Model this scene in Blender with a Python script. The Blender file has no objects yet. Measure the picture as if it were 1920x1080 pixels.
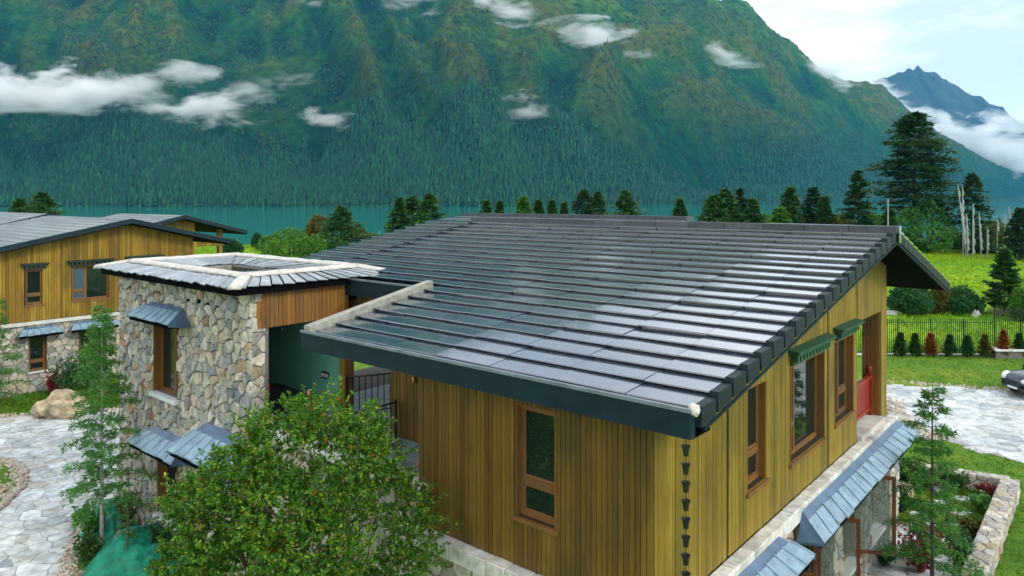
import bpy, bmesh, math, random
import numpy as np
from mathutils import Vector, noise as mnoise

# ------------------------------------------------------------------ camera, world, sun, exposure
SC = bpy.context.scene
COL = SC.collection
F_PX, HORIZON, CAM_H = 1351.37, 374.0, 8.9
cam_data = bpy.data.cameras.new('camera')
cam = bpy.data.objects.new('camera', cam_data); COL.objects.link(cam)
cam.location = (0, 0, CAM_H); cam.rotation_euler = (math.radians(90), 0, 0)
cam_data.sensor_width = 36.0; cam_data.lens = 36.0 * F_PX / 1920.0
cam_data.shift_y = (HORIZON - 540.0) / 1920.0
cam_data.clip_start = 0.1; cam_data.clip_end = 60000
SC.camera = cam

SUN_DIR = Vector((0.78, -0.55, 0.66)).normalized()       # towards the sun
W = bpy.data.worlds.new('World'); SC.world = W; W.use_nodes = True
wt = W.node_tree; wt.nodes.clear()
w_out = wt.nodes.new('ShaderNodeOutputWorld'); w_bg = wt.nodes.new('ShaderNodeBackground')
w_sky = wt.nodes.new('ShaderNodeTexSky'); w_sky.sky_type = 'NISHITA'; w_sky.sun_disc = False
w_sky.sun_elevation = math.asin(SUN_DIR.z); w_sky.sun_rotation = math.atan2(SUN_DIR.x, SUN_DIR.y)
w_sky.altitude = 3400
w_tc = wt.nodes.new('ShaderNodeTexCoord'); w_map = wt.nodes.new('ShaderNodeMapping')
w_map.inputs['Scale'].default_value = (1.0, 1.0, 3.2)
w_no = wt.nodes.new('ShaderNodeTexNoise'); w_no.inputs['Scale'].default_value = 2.6
w_no.inputs['Detail'].default_value = 7; w_no.inputs['Roughness'].default_value = 0.55
w_rp = wt.nodes.new('ShaderNodeValToRGB')
w_rp.color_ramp.elements[0].position = 0.40; w_rp.color_ramp.elements[0].color = (0.34, 0.34, 0.34, 1)
w_rp.color_ramp.elements[1].position = 0.66; w_rp.color_ramp.elements[1].color = (1, 1, 1, 1)
w_mix = wt.nodes.new('ShaderNodeMix'); w_mix.data_type = 'RGBA'
w_mix.inputs['B'].default_value = (12.8, 12.9, 12.8, 1)
w_bg.inputs['Strength'].default_value = 0.147
L = wt.links.new
L(w_tc.outputs['Generated'], w_map.inputs['Vector']); L(w_map.outputs['Vector'], w_no.inputs['Vector'])
L(w_no.outputs['Fac'], w_rp.inputs['Fac']); L(w_rp.outputs['Color'], w_mix.inputs['Factor'])
L(w_sky.outputs['Color'], w_mix.inputs['A']); L(w_mix.outputs['Result'], w_bg.inputs['Color'])
L(w_bg.outputs['Background'], w_out.inputs['Surface'])

sun_d = bpy.data.lights.new('sun', 'SUN'); sun_d.energy = 1.5; sun_d.angle = math.radians(14)
sun_d.color = (1.0, 0.93, 0.80)
sun = bpy.data.objects.new('sun', sun_d); COL.objects.link(sun)
sun.rotation_euler = SUN_DIR.to_track_quat('Z', 'Y').to_euler(); sun.location = (30, -30, 60)

SC.view_settings.view_transform = 'Standard'; SC.view_settings.look = 'None'
SC.view_settings.exposure = 0.30; SC.view_settings.gamma = 1.0
SC.view_settings.use_curve_mapping = False
SC.render.engine = 'CYCLES'
cy = SC.cycles
cy.use_denoising = True; cy.max_bounces = 6; cy.diffuse_bounces = 3; cy.glossy_bounces = 3
cy.transparent_max_bounces = 8; cy.volume_bounces = 4; cy.use_adaptive_sampling = True
cy.adaptive_threshold = 0.02; cy.sample_clamp_indirect = 6; cy.volume_max_steps = 256
cy.caustics_reflective = False; cy.caustics_refractive = False

random.seed(7)
RNG = np.random.default_rng(7)

# ------------------------------------------------------------------ frames
A2 = np.array([-0.76156772, 0.64808534])      # along the eaves, away to the left
B2 = np.array([0.64808534, 0.76156772])       # along the gable, away to the right
C2 = np.array([1.86292474, 9.5])              # corner of the two timber walls
TH = math.atan2(B2[1], B2[0])

def ray(u, v): return np.array([(u - 960) / F_PX, 1.0, (HORIZON - v) / F_PX])
def at_z(u, v, z):                            # point of height z seen at that place
    r = ray(u, v); t = (z - CAM_H) / r[2]; return Vector((r[0] * t, t, z))
def at_y(u, v, y):
    r = ray(u, v); return Vector((r[0] * y, y, CAM_H + r[2] * y))
def hw(b, a, z=0.0):                          # house frame to world
    p = C2 + a * A2 + b * B2; return Vector((p[0], p[1], z))

# ------------------------------------------------------------------ mesh helpers
class MB:
    def __init__(s, f=None): s.V = []; s.F = []; s.f = f
    def add(s, vs, fs):
        o = len(s.V)
        s.V += [s.f(*v) if s.f else tuple(v) for v in vs]
        s.F += [tuple(i + o for i in f) for f in fs]
        return s
    def hexa(s, p):
        return s.add(p, [(0, 3, 2, 1), (4, 5, 6, 7), (0, 1, 5, 4), (1, 2, 6, 5), (2, 3, 7, 6), (3, 0, 4, 7)])
    def box(s, x0, x1, y0, y1, z0, z1):
        return s.hexa([(x0, y0, z0), (x1, y0, z0), (x1, y1, z0), (x0, y1, z0), (x0, y0, z1), (x1, y0, z1), (x1, y1, z1), (x0, y1, z1)])
    def cbox(s, x0, x1, y0, y1, z0, z1, c=0.01):          # box with chamfered upright edges and top
        pts = [(x0 + c, y0), (x1 - c, y0), (x1, y0 + c), (x1, y1 - c), (x1 - c, y1), (x0 + c, y1), (x0, y1 - c), (x0, y0 + c)]
        mx, my = (x0 + x1) / 2, (y0 + y1) / 2
        def ins(p): return (p[0] + (c if p[0] < mx else -c), p[1] + (c if p[1] < my else -c))
        rings = [[(x, y, z0) for x, y in pts], [(x, y, z1 - c) for x, y in pts], [(*ins(p), z1) for p in pts]]
        return s.loft(rings)
    def loft(s, rings, closed=True, caps=True):
        n = len(rings[0]); vs = [p for r in rings for p in r]; fs = []
        for k in range(len(rings) - 1):
            for i in range(n if closed else n - 1):
                j = (i + 1) % n
                fs.append((k * n + i, k * n + j, (k + 1) * n + j, (k + 1) * n + i))
        if caps and closed:
            fs.append(tuple(range(n - 1, -1, -1))); fs.append(tuple(range((len(rings) - 1) * n, len(rings) * n)))
        return s.add(vs, fs)
    def prism(s, poly, n0, n1):                            # polygon (s,t) pushed along the third axis
        return s.loft([[(x, y, n0) for x, y in poly], [(x, y, n1) for x, y in poly]])
    def tube(s, pts, rad, n=8):
        pts = [Vector(p) for p in pts]
        if not hasattr(rad, '__len__'): rad = [rad] * len(pts)
        rings = []
        for i, p in enumerate(pts):
            d = (pts[min(i + 1, len(pts) - 1)] - pts[max(i - 1, 0)]).normalized()
            u = d.cross(Vector((0, 0, 1)))
            if u.length < 1e-3: u = Vector((1, 0, 0))
            u.normalize(); w = d.cross(u)
            rings.append([tuple(p + (u * math.cos(k * math.tau / n) + w * math.sin(k * math.tau / n)) * rad[i]) for k in range(n)])
        return s.loft(rings)
    def lathe(s, prof, n=16, c=(0, 0, 0), axis='z'):
        rings = []
        for r, z in prof:
            ring = []
            for k in range(n):
                x, y = r * math.cos(k * math.tau / n), r * math.sin(k * math.tau / n)
                ring.append((c[0] + x, c[1] + y, c[2] + z) if axis == 'z' else (c[0] + x, c[1] + z, c[2] + y))
            rings.append(ring)
        return s.loft(rings)
    def mesh(s, name, fix=True, smooth=False):
        me = bpy.data.meshes.new(name); me.from_pydata([tuple(v) for v in s.V], [], s.F)
        if fix:
            bm = bmesh.new(); bm.from_mesh(me); bmesh.ops.recalc_face_normals(bm, faces=bm.faces); bm.to_mesh(me); bm.free()
        if smooth: me.polygons.foreach_set('use_smooth', [True] * len(me.polygons))
        return me
    def build(s, name, mat, parent=None, smooth=False, fix=True):
        return link(name, s.mesh(name, fix, smooth), mat, parent)

def link(name, me, mat, parent=None):
    o = bpy.data.objects.new(name, me); COL.objects.link(o)
    if mat and not me.materials: me.materials.append(mat)
    if parent: o.parent = parent
    return o
def np_mesh(name, V, F, smooth=False):
    V = np.ascontiguousarray(V, dtype=np.float32).reshape(-1, 3); F = np.ascontiguousarray(F, dtype=np.int32)
    k = F.shape[1]; me = bpy.data.meshes.new(name)
    me.vertices.add(len(V)); me.vertices.foreach_set('co', V.ravel())
    me.loops.add(F.size); me.loops.foreach_set('vertex_index', F.ravel())
    me.polygons.add(len(F)); me.polygons.foreach_set('loop_start', np.arange(0, F.size, k, dtype=np.int32))
    me.polygons.foreach_set('loop_total', np.full(len(F), k, dtype=np.int32))
    if smooth: me.polygons.foreach_set('use_smooth', np.ones(len(F), dtype=bool))
    me.update(calc_edges=True); me.validate()
    return me
def tag(o, label=None, cat=None, group=None, kind=None):
    if label: o['label'] = label
    if cat: o['category'] = cat
    if group: o['group'] = group
    if kind: o['kind'] = kind
    return o
def thing(name, label, cat, loc=(0, 0, 0), rz=0.0, group=None):
    o = bpy.data.objects.new(name, None); COL.objects.link(o); o.empty_display_size = 0.2
    o.location = loc; o.rotation_euler = (0, 0, rz)
    return tag(o, label, cat, group)

# ------------------------------------------------------------------ materials
MATS = {}
def new_mat(name):
    m = bpy.data.materials.new(name); m.use_nodes = True; MATS[name] = m
    nt = m.node_tree; b = nt.nodes['Principled BSDF']; return m, nt, b
def N(nt, t, **kw):
    n = nt.nodes.new(t)
    for k, v in kw.items():
        if k in n.inputs: n.inputs[k].default_value = v
        else: setattr(n, k, v)
    return n
def ramp(nt, stops, fac=None, interp='LINEAR'):
    r = nt.nodes.new('ShaderNodeValToRGB'); cr = r.color_ramp; cr.interpolation = interp
    while len(cr.elements) < len(stops): cr.elements.new(0.5)
    for e, (p, c) in zip(cr.elements, stops): e.position = p; e.color = (*c, 1) if len(c) == 3 else c
    if fac is not None: nt.links.new(fac, r.inputs['Fac'])
    return r
def coords(nt, kind, scale):
    if kind == 'world': src = N(nt, 'ShaderNodeNewGeometry').outputs['Position']
    else: src = N(nt, 'ShaderNodeTexCoord').outputs['Object']
    m = N(nt, 'ShaderNodeMapping'); m.inputs['Scale'].default_value = scale
    nt.links.new(src, m.inputs['Vector']); return m.outputs['Vector']
def rnd(nt):                                   # one random number per object and per island
    oi = N(nt, 'ShaderNodeObjectInfo'); g = N(nt, 'ShaderNodeNewGeometry')
    ad = N(nt, 'ShaderNodeMath', operation='ADD'); fr = N(nt, 'ShaderNodeMath', operation='FRACT')
    nt.links.new(oi.outputs['Random'], ad.inputs[0]); nt.links.new(g.outputs['Random Per Island'], ad.inputs[1])
    nt.links.new(ad.outputs[0], fr.inputs[0]); return fr.outputs[0]
def mixc(nt, a, b, fac, mode='MIX'):
    m = N(nt, 'ShaderNodeMix', data_type='RGBA', blend_type=mode)
    for s, v in (('A', a), ('B', b), ('Factor', fac)):
        if isinstance(v, (tuple, list)): m.inputs[s].default_value = (*v, 1) if len(v) == 3 else v
        elif isinstance(v, (int, float)): m.inputs[s].default_value = v
        else: nt.links.new(v, m.inputs[s])
    return m.outputs['Result']
def bump(nt, b, h, strength=0.3, dist=0.02):
    bp = N(nt, 'ShaderNodeBump', Strength=strength, Distance=dist)
    nt.links.new(h, bp.inputs['Height']); nt.links.new(bp.outputs['Normal'], b.inputs['Normal'])

def plain(name, col, rough=0.6, var=0.25, scale=6.0, spec=0.4, metal=0.0, bmp=0.15, kind='object', bdist=0.01):
    m, nt, b = new_mat(name); b.inputs['Roughness'].default_value = rough
    b.inputs['Specular IOR Level'].default_value = spec; b.inputs['Metallic'].default_value = metal
    no = N(nt, 'ShaderNodeTexNoise', Scale=scale, Detail=6.0, Roughness=0.6); nt.links.new(coords(nt, kind, (1, 1, 1)), no.inputs['Vector'])
    lo = tuple(c * (1 - var) for c in col); hi = tuple(min(1, c * (1 + var)) for c in col)
    nt.links.new(ramp(nt, [(0.3, lo), (0.7, hi)], no.outputs['Fac']).outputs['Color'], b.inputs['Base Color'])
    if bmp: bump(nt, b, no.outputs['Fac'], bmp, bdist)
    return m

def wood(name, stops, rough=0.55, weather=(0.10, 0.075, 0.04)):
    m, nt, b = new_mat(name); b.inputs['Roughness'].default_value = rough; b.inputs['Specular IOR Level'].default_value = 0.3
    r = rnd(nt); base = ramp(nt, stops, r).outputs['Color']
    vec = coords(nt, 'world', (22, 22, 1.1))
    off = N(nt, 'ShaderNodeVectorMath', operation='ADD'); cmb = N(nt, 'ShaderNodeCombineXYZ')
    ml = N(nt, 'ShaderNodeMath', operation='MULTIPLY'); ml.inputs[1].default_value = 57.0
    nt.links.new(r, ml.inputs[0]); nt.links.new(ml.outputs[0], cmb.inputs['Z']); nt.links.new(vec, off.inputs[0]); nt.links.new(cmb.outputs[0], off.inputs[1])
    gr = N(nt, 'ShaderNodeTexNoise', Scale=1.0, Detail=7.0, Roughness=0.65, Distortion=0.8); nt.links.new(off.outputs[0], gr.inputs['Vector'])
    g2 = ramp(nt, [(0.25, (0.45, 0.42, 0.38)), (0.55, (1, 1, 1)), (0.85, (0.72, 0.68, 0.6))], gr.outputs['Fac']).outputs['Color']
    c = mixc(nt, base, g2, 0.75, 'MULTIPLY')
    wv = N(nt, 'ShaderNodeTexNoise', Scale=0.9, Detail=4.0, Roughness=0.6); nt.links.new(coords(nt, 'world', (1.6, 1.6, 0.55)), wv.inputs['Vector'])
    wf = ramp(nt, [(0.45, (0, 0, 0)), (0.68, (0.8, 0.8, 0.8))], wv.outputs['Fac']).outputs['Color']
    c = mixc(nt, c, weather, wf)
    kn = N(nt, 'ShaderNodeTexVoronoi', Scale=1.0); nt.links.new(off.outputs[0], kn.inputs['Vector'])
    kf = ramp(nt, [(0.0, (1, 1, 1)), (0.16, (0, 0, 0))], kn.outputs['Distance']).outputs['Color']
    c = mixc(nt, c, tuple(x * 0.35 for x in stops[0][1]), kf)
    nt.links.new(c, b.inputs['Base Color']); bump(nt, b, gr.outputs['Fac'], 0.25, 0.006)
    return m

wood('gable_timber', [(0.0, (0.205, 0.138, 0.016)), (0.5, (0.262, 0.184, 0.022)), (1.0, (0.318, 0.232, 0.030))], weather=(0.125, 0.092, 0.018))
wood('shaded_eave_timber', [(0.0, (0.126, 0.066, 0.012)), (0.5, (0.170, 0.096, 0.016)), (1.0, (0.215, 0.130, 0.021))], weather=(0.062, 0.048, 0.014))  # browner than the gable boards; part of this side's shade is in the colour
wood('panel_timber', [(0.0, (0.23, 0.10, 0.022)), (1.0, (0.33, 0.16, 0.035))])
wood('far_timber', [(0.0, (0.18, 0.10, 0.012)), (0.5, (0.29, 0.175, 0.017)), (1.0, (0.37, 0.24, 0.026))], weather=(0.10, 0.075, 0.014))
wood('frame_timber', [(0.0, (0.20, 0.085, 0.022)), (1.0, (0.26, 0.12, 0.032))])
plain('wall_core', (0.030, 0.020, 0.012), 0.9, bmp=0)
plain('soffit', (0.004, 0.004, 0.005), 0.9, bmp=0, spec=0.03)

def roof_mat(name, c0, c1, rough0=0.22, rough1=0.42, ior=1.5, coat=0.3):
    m, nt, b = new_mat(name); r = rnd(nt)
    no = N(nt, 'ShaderNodeTexNoise', Scale=1.0, Detail=8.0, Roughness=0.7); nt.links.new(coords(nt, 'world', (7, 7, 7)), no.inputs['Vector'])
    big = N(nt, 'ShaderNodeTexNoise', Scale=0.5, Detail=3.0); nt.links.new(coords(nt, 'world', (1, 1, 1)), big.inputs['Vector'])
    c = mixc(nt, ramp(nt, [(0, c0), (1, c1)], r).outputs['Color'], ramp(nt, [(0.3, (0.55, 0.55, 0.55)), (0.7, (1.3, 1.3, 1.3))], no.outputs['Fac']).outputs['Color'], 1.0, 'MULTIPLY')
    nt.links.new(c, b.inputs['Base Color'])
    ad = N(nt, 'ShaderNodeMath', operation='ADD'); nt.links.new(no.outputs['Fac'], ad.inputs[0]); nt.links.new(big.outputs['Fac'], ad.inputs[1])
    rr = N(nt, 'ShaderNodeMapRange'); rr.inputs['From Min'].default_value = 0.7; rr.inputs['From Max'].default_value = 1.3
    rr.inputs['To Min'].default_value = rough0; rr.inputs['To Max'].default_value = rough1
    nt.links.new(ad.outputs[0], rr.inputs['Value']); nt.links.new(rr.outputs['Result'], b.inputs['Roughness'])
    b.inputs['IOR'].default_value = ior; b.inputs['Coat Weight'].default_value = coat; b.inputs['Coat Roughness'].default_value = 0.08; b.inputs['Coat IOR'].default_value = 1.6
    bump(nt, b, no.outputs['Fac'], 0.10, 0.004)
    return m
roof_mat('roof_slate', (0.010, 0.024, 0.046), (0.019, 0.038, 0.068), 0.10, 0.22, 2.2, 1.0)
plain('verge_slate', (0.010, 0.020, 0.024), 0.55, 0.3, 5, spec=0.3)
roof_mat('ridge_slate', (0.045, 0.055, 0.065), (0.065, 0.075, 0.085), 0.3, 0.5)
roof_mat('far_slate', (0.16, 0.18, 0.20), (0.24, 0.27, 0.29), 0.35, 0.55)
roof_mat('tower_slate', (0.20, 0.235, 0.26), (0.36, 0.40, 0.43), 0.35, 0.6)
plain('fascia', (0.006, 0.021, 0.030), 0.55, 0.3, 3, spec=0.25)
plain('gutter_lip', (0.16, 0.20, 0.23), 0.35, 0.3, 4, spec=0.6)
plain('concrete_strip', (0.30, 0.30, 0.25), 0.85, 0.3, 7)
plain('lime_mortar', (0.55, 0.53, 0.48), 0.9, 0.25, 5, bmp=0.5, bdist=0.03)
plain('coping', (0.56, 0.56, 0.50), 0.75, 0.18, 4)
plain('white_sill', (0.66, 0.68, 0.68), 0.6, 0.12, 5)
plain('zinc', (0.075, 0.135, 0.225), 0.42, 0.4, 2.5, spec=0.7, bmp=0.12)
plain('zinc_sheet', (0.22, 0.33, 0.42), 0.38, 0.35, 4.0, spec=0.7, bmp=0.35, bdist=0.02)
plain('dark_metal', (0.012, 0.013, 0.016), 0.4, 0.2, 5, spec=0.6)
plain('cornice_green', (0.014, 0.070, 0.034), 0.6, 0.3, 5)
plain('cornice_dark', (0.016, 0.035, 0.026), 0.6, 0.3, 5)
plain('green_wall', (0.20, 0.58, 0.40), 0.8, 0.08, 2, bmp=0.05)
plain('red_paint', (0.26, 0.028, 0.014), 0.45, 0.25, 4)
plain('sash_paint', (0.13, 0.038, 0.016), 0.45, 0.25, 4)
plain('terrace_tile', (0.20, 0.25, 0.29), 0.35, 0.25, 3)
plain('brass', (0.45, 0.28, 0.09), 0.35, 0.1, 3, metal=0.7)
plain('white_plastic', (0.7, 0.7, 0.66), 0.5, 0.05, 3)
plain('mortar', (0.17, 0.16, 0.14), 0.95, 0.3, 8, bmp=0.4)
plain('bark', (0.075, 0.060, 0.045), 0.9, 0.5, 14, bmp=0.8, bdist=0.02)
plain('red_bark', (0.10, 0.055, 0.035), 0.85, 0.4, 14, bmp=0.5)
plain('pale_bark', (0.30, 0.31, 0.29), 0.85, 0.4, 14, bmp=0.5)
plain('boulder', (0.36, 0.29, 0.19), 0.9, 0.75, 2.4, bmp=0.9, bdist=0.08)
plain('pale_rock', (0.55, 0.54, 0.50), 0.9, 0.3, 2.0, bmp=0.8, bdist=0.05)
plain('tarp', (0.004, 0.20, 0.115), 0.6, 0.5, 4.0, bmp=0.5, bdist=0.05)
plain('flag_cloth', (0.30, 0.34, 0.33), 0.8, 0.2, 1.2)
plain('pole', (0.24, 0.26, 0.26), 0.6, 0.2, 2)
plain('fence_iron', (0.008, 0.012, 0.010), 0.5, 0.2, 2)
plain('car_paint', (0.012, 0.022, 0.034), 0.18, 0.1, 1, spec=0.8, bmp=0)
plain('tyre', (0.012, 0.012, 0.012), 0.8, 0.1, 4)
plain('alloy', (0.45, 0.47, 0.5), 0.3, 0.1, 4, metal=0.9)
plain('headlight', (0.65, 0.7, 0.75), 0.08, 0.1, 4, spec=0.9)
plain('wattle', (0.26, 0.24, 0.16), 0.9, 0.5, 9)

m, nt, b = new_mat('glass'); b.inputs['Base Color'].default_value = (0.010, 0.020, 0.016, 1); b.inputs['Roughness'].default_value = 0.02
b.inputs['Specular IOR Level'].default_value = 0.8
m, nt, b = new_mat('clear_glass'); b.inputs['Base Color'].default_value = (0.25, 0.32, 0.28, 1); b.inputs['Roughness'].default_value = 0.02; b.inputs['Alpha'].default_value = 0.28
m, nt, b = new_mat('curtained_glass'); b.inputs['Base Color'].default_value = (0.06, 0.10, 0.13, 1); b.inputs['Roughness'].default_value = 0.05

def stone_mat(name, stops, rough=0.85, bs=9.0):
    m, nt, b = new_mat(name); r = rnd(nt); b.inputs['Roughness'].default_value = rough; b.inputs['Specular IOR Level'].default_value = 0.3
    base = ramp(nt, stops, r).outputs['Color']
    no = N(nt, 'ShaderNodeTexNoise', Scale=bs, Detail=8.0, Roughness=0.68); nt.links.new(coords(nt, 'world', (1, 1, 1)), no.inputs['Vector'])
    n2 = N(nt, 'ShaderNodeTexNoise', Scale=bs * 0.3, Detail=5.0, Roughness=0.6); nt.links.new(coords(nt, 'world', (1, 1, 1)), n2.inputs['Vector'])
    c = mixc(nt, base, ramp(nt, [(0.3, (0.42, 0.42, 0.42)), (0.62, (1.2, 1.2, 1.2))], no.outputs['Fac']).outputs['Color'], 0.85, 'MULTIPLY')
    c = mixc(nt, c, ramp(nt, [(0.40, (0.80, 0.76, 0.68)), (0.62, (1.1, 1.1, 1.12))], n2.outputs['Fac']).outputs['Color'], 0.6, 'MULTIPLY')
    nt.links.new(c, b.inputs['Base Color']); bump(nt, b, no.outputs['Fac'], 0.7, 0.03)
    return m
stone_mat('rubble', [(0.0, (0.46, 0.43, 0.36)), (0.15, (0.27, 0.29, 0.30)), (0.30, (0.66, 0.62, 0.53)), (0.45, (0.38, 0.38, 0.36)), (0.58, (0.56, 0.50, 0.39)),
                     (0.72, (0.48, 0.48, 0.45)), (0.84, (0.40, 0.32, 0.20)), (0.91, (0.70, 0.67, 0.60)), (0.965, (0.42, 0.21, 0.08)), (0.985, (0.22, 0.25, 0.29)), (1.0, (0.22, 0.25, 0.29))])
stone_mat('flagstone', [(0.0, (0.38, 0.43, 0.45)), (0.2, (0.54, 0.585, 0.60)), (0.5, (0.62, 0.67, 0.69)), (0.72, (0.46, 0.47, 0.44)), (0.93, (0.72, 0.77, 0.79)), (1.0, (0.25, 0.29, 0.31))], 0.45, 3.0)
stone_mat('ledge_stone', [(0.0, (0.62, 0.63, 0.60)), (0.5, (0.74, 0.74, 0.71)), (1.0, (0.68, 0.67, 0.61))], 0.7, 3.0)
stone_mat('pebble', [(0.0, (0.42, 0.36, 0.28)), (0.4, (0.55, 0.50, 0.42)), (0.75, (0.34, 0.27, 0.20)), (1.0, (0.66, 0.63, 0.57))], 0.8, 14.0)

def leaf_mat(name, stops, trans=0.35, rough=0.5, ns=1.1, lo=(0.6, 0.66, 0.6), hi=(1.25, 1.2, 1.1)):
    m, nt, b = new_mat(name); r = rnd(nt); c = ramp(nt, stops, r).outputs['Color']
    no = N(nt, 'ShaderNodeTexNoise', Scale=ns, Detail=3.0); nt.links.new(coords(nt, 'world', (1, 1, 1)), no.inputs['Vector'])
    c = mixc(nt, c, ramp(nt, [(0.3, lo), (0.7, hi)], no.outputs['Fac']).outputs['Color'], 0.8, 'MULTIPLY')
    nt.links.new(c, b.inputs['Base Color']); b.inputs['Roughness'].default_value = rough; b.inputs['Specular IOR Level'].default_value = 0.35
    tr = N(nt, 'ShaderNodeBsdfTranslucent'); nt.links.new(c, tr.inputs['Color'])
    mx = N(nt, 'ShaderNodeMixShader'); mx.inputs['Fac'].default_value = trans
    nt.links.new(b.outputs[0], mx.inputs[1]); nt.links.new(tr.outputs[0], mx.inputs[2])
    nt.links.new(mx.outputs[0], nt.nodes['Material Output'].inputs['Surface'])
    return m
leaf_mat('broad_leaf', [(0.0, (0.035, 0.125, 0.024)), (0.35, (0.072, 0.215, 0.028)), (0.68, (0.140, 0.320, 0.034)), (0.90, (0.30, 0.48, 0.045)), (0.965, (0.48, 0.52, 0.06)), (1.0, (0.26, 0.12, 0.03))], 0.45, 0.42, 3.2, (0.48, 0.62, 0.55), (1.25, 1.18, 0.95))
leaf_mat('larch_leaf', [(0.0, (0.050, 0.190, 0.040)), (0.5, (0.095, 0.290, 0.055)), (1.0, (0.180, 0.410, 0.090))], 0.45)
leaf_mat('pine_leaf', [(0.0, (0.010, 0.045, 0.016)), (0.6, (0.026, 0.082, 0.020)), (1.0, (0.055, 0.125, 0.024))], 0.25)
leaf_mat('fir_leaf', [(0.0, (0.018, 0.075, 0.018)), (0.6, (0.045, 0.135, 0.024)), (1.0, (0.090, 0.210, 0.032))], 0.3)
leaf_mat('bright_leaf', [(0.0, (0.040, 0.150, 0.018)), (0.6, (0.085, 0.240, 0.022)), (1.0, (0.160, 0.320, 0.030))], 0.35)
leaf_mat('dark_leaf', [(0.0, (0.018, 0.080, 0.030)), (0.6, (0.038, 0.140, 0.042)), (1.0, (0.080, 0.210, 0.055))], 0.35)
leaf_mat('rust_leaf', [(0.0, (0.22, 0.065, 0.014)), (0.6, (0.36, 0.115, 0.020)), (1.0, (0.42, 0.20, 0.035))], 0.3)
leaf_mat('olive_leaf', [(0.0, (0.080, 0.100, 0.016)), (0.6, (0.150, 0.150, 0.022)), (1.0, (0.22, 0.19, 0.035))], 0.3)
leaf_mat('red_leaf', [(0.0, (0.16, 0.012, 0.022)), (0.6, (0.30, 0.025, 0.045)), (1.0, (0.36, 0.10, 0.09))], 0.3)
leaf_mat('grass_leaf', [(0.0, (0.045, 0.150, 0.012)), (0.5, (0.105, 0.245, 0.014)), (0.85, (0.19, 0.32, 0.016)), (1.0, (0.26, 0.30, 0.03))], 0.35, 0.6)
leaf_mat('meadow_leaf', [(0.0, (0.12, 0.30, 0.010)), (0.5, (0.24, 0.42, 0.006)), (1.0, (0.42, 0.50, 0.006))], 0.35, 0.6, 0.07, (0.55, 0.8, 0.8), (1.5, 1.15, 0.8))
leaf_mat('forest_leaf', [(0.0, (0.002, 0.030, 0.020)), (0.45, (0.005, 0.068, 0.036)), (0.8, (0.010, 0.098, 0.044)), (1.0, (0.022, 0.135, 0.052))], 0.2, 0.7)
leaf_mat('scrub_leaf', [(0.0, (0.003, 0.032, 0.024)), (0.45, (0.012, 0.062, 0.028)), (0.8, (0.034, 0.088, 0.022)), (1.0, (0.070, 0.098, 0.018))], 0.2, 0.7)

# ground: lawn near the houses, brighter flowering meadow beyond, silt at the lake
m, nt, b = new_mat('turf'); b.inputs['Roughness'].default_value = 0.85; b.inputs['Specular IOR Level'].default_value = 0.2
n1 = N(nt, 'ShaderNodeTexNoise', Scale=0.35, Detail=8.0, Roughness=0.65); nt.links.new(coords(nt, 'world', (1, 1, 1)), n1.inputs['Vector'])
n2 = N(nt, 'ShaderNodeTexNoise', Scale=9.0, Detail=6.0, Roughness=0.7); nt.links.new(coords(nt, 'world', (1, 1, 1)), n2.inputs['Vector'])
n3 = N(nt, 'ShaderNodeTexNoise', Scale=0.045, Detail=5.0, Roughness=0.6); nt.links.new(coords(nt, 'world', (1, 2.4, 1)), n3.inputs['Vector'])
lawn = ramp(nt, [(0.32, (0.050, 0.130, 0.012)), (0.5, (0.100, 0.215, 0.014)), (0.64, (0.175, 0.255, 0.020)), (0.75, (0.22, 0.20, 0.045))], n1.outputs['Fac']).outputs['Color']
mead = ramp(nt, [(0.35, (0.105, 0.290, 0.008)), (0.5, (0.185, 0.390, 0.006)), (0.60, (0.34, 0.47, 0.005)), (0.68, (0.50, 0.48, 0.006))], n3.outputs['Fac']).outputs['Color']
sp = N(nt, 'ShaderNodeSeparateXYZ'); nt.links.new(N(nt, 'ShaderNodeNewGeometry').outputs['Position'], sp.inputs[0])
mr = N(nt, 'ShaderNodeMapRange'); mr.inputs['From Min'].default_value = 41.3; mr.inputs['From Max'].default_value = 44; nt.links.new(sp.outputs['Y'], mr.inputs['Value'])
c = mixc(nt, lawn, mead, mr.outputs['Result'])
c = mixc(nt, c, ramp(nt, [(0.3, (0.5, 0.55, 0.45)), (0.7, (1.25, 1.2, 1.1))], n2.outputs['Fac']).outputs['Color'], 0.8, 'MULTIPLY')
nt.links.new(c, b.inputs['Base Color']); bump(nt, b, n2.outputs['Fac'], 0.8, 0.06)

m, nt, b = new_mat('lake_water'); b.inputs['Base Color'].default_value = (0.004, 0.220, 0.185, 1)
b.inputs['Roughness'].default_value = 0.06; b.inputs['IOR'].default_value = 1.33
no = N(nt, 'ShaderNodeTexNoise', Scale=1.0, Detail=5.0, Roughness=0.6); nt.links.new(coords(nt, 'world', (0.05, 0.35, 1)), no.inputs['Vector'])
bump(nt, b, no.outputs['Fac'], 0.10, 0.6)

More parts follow.
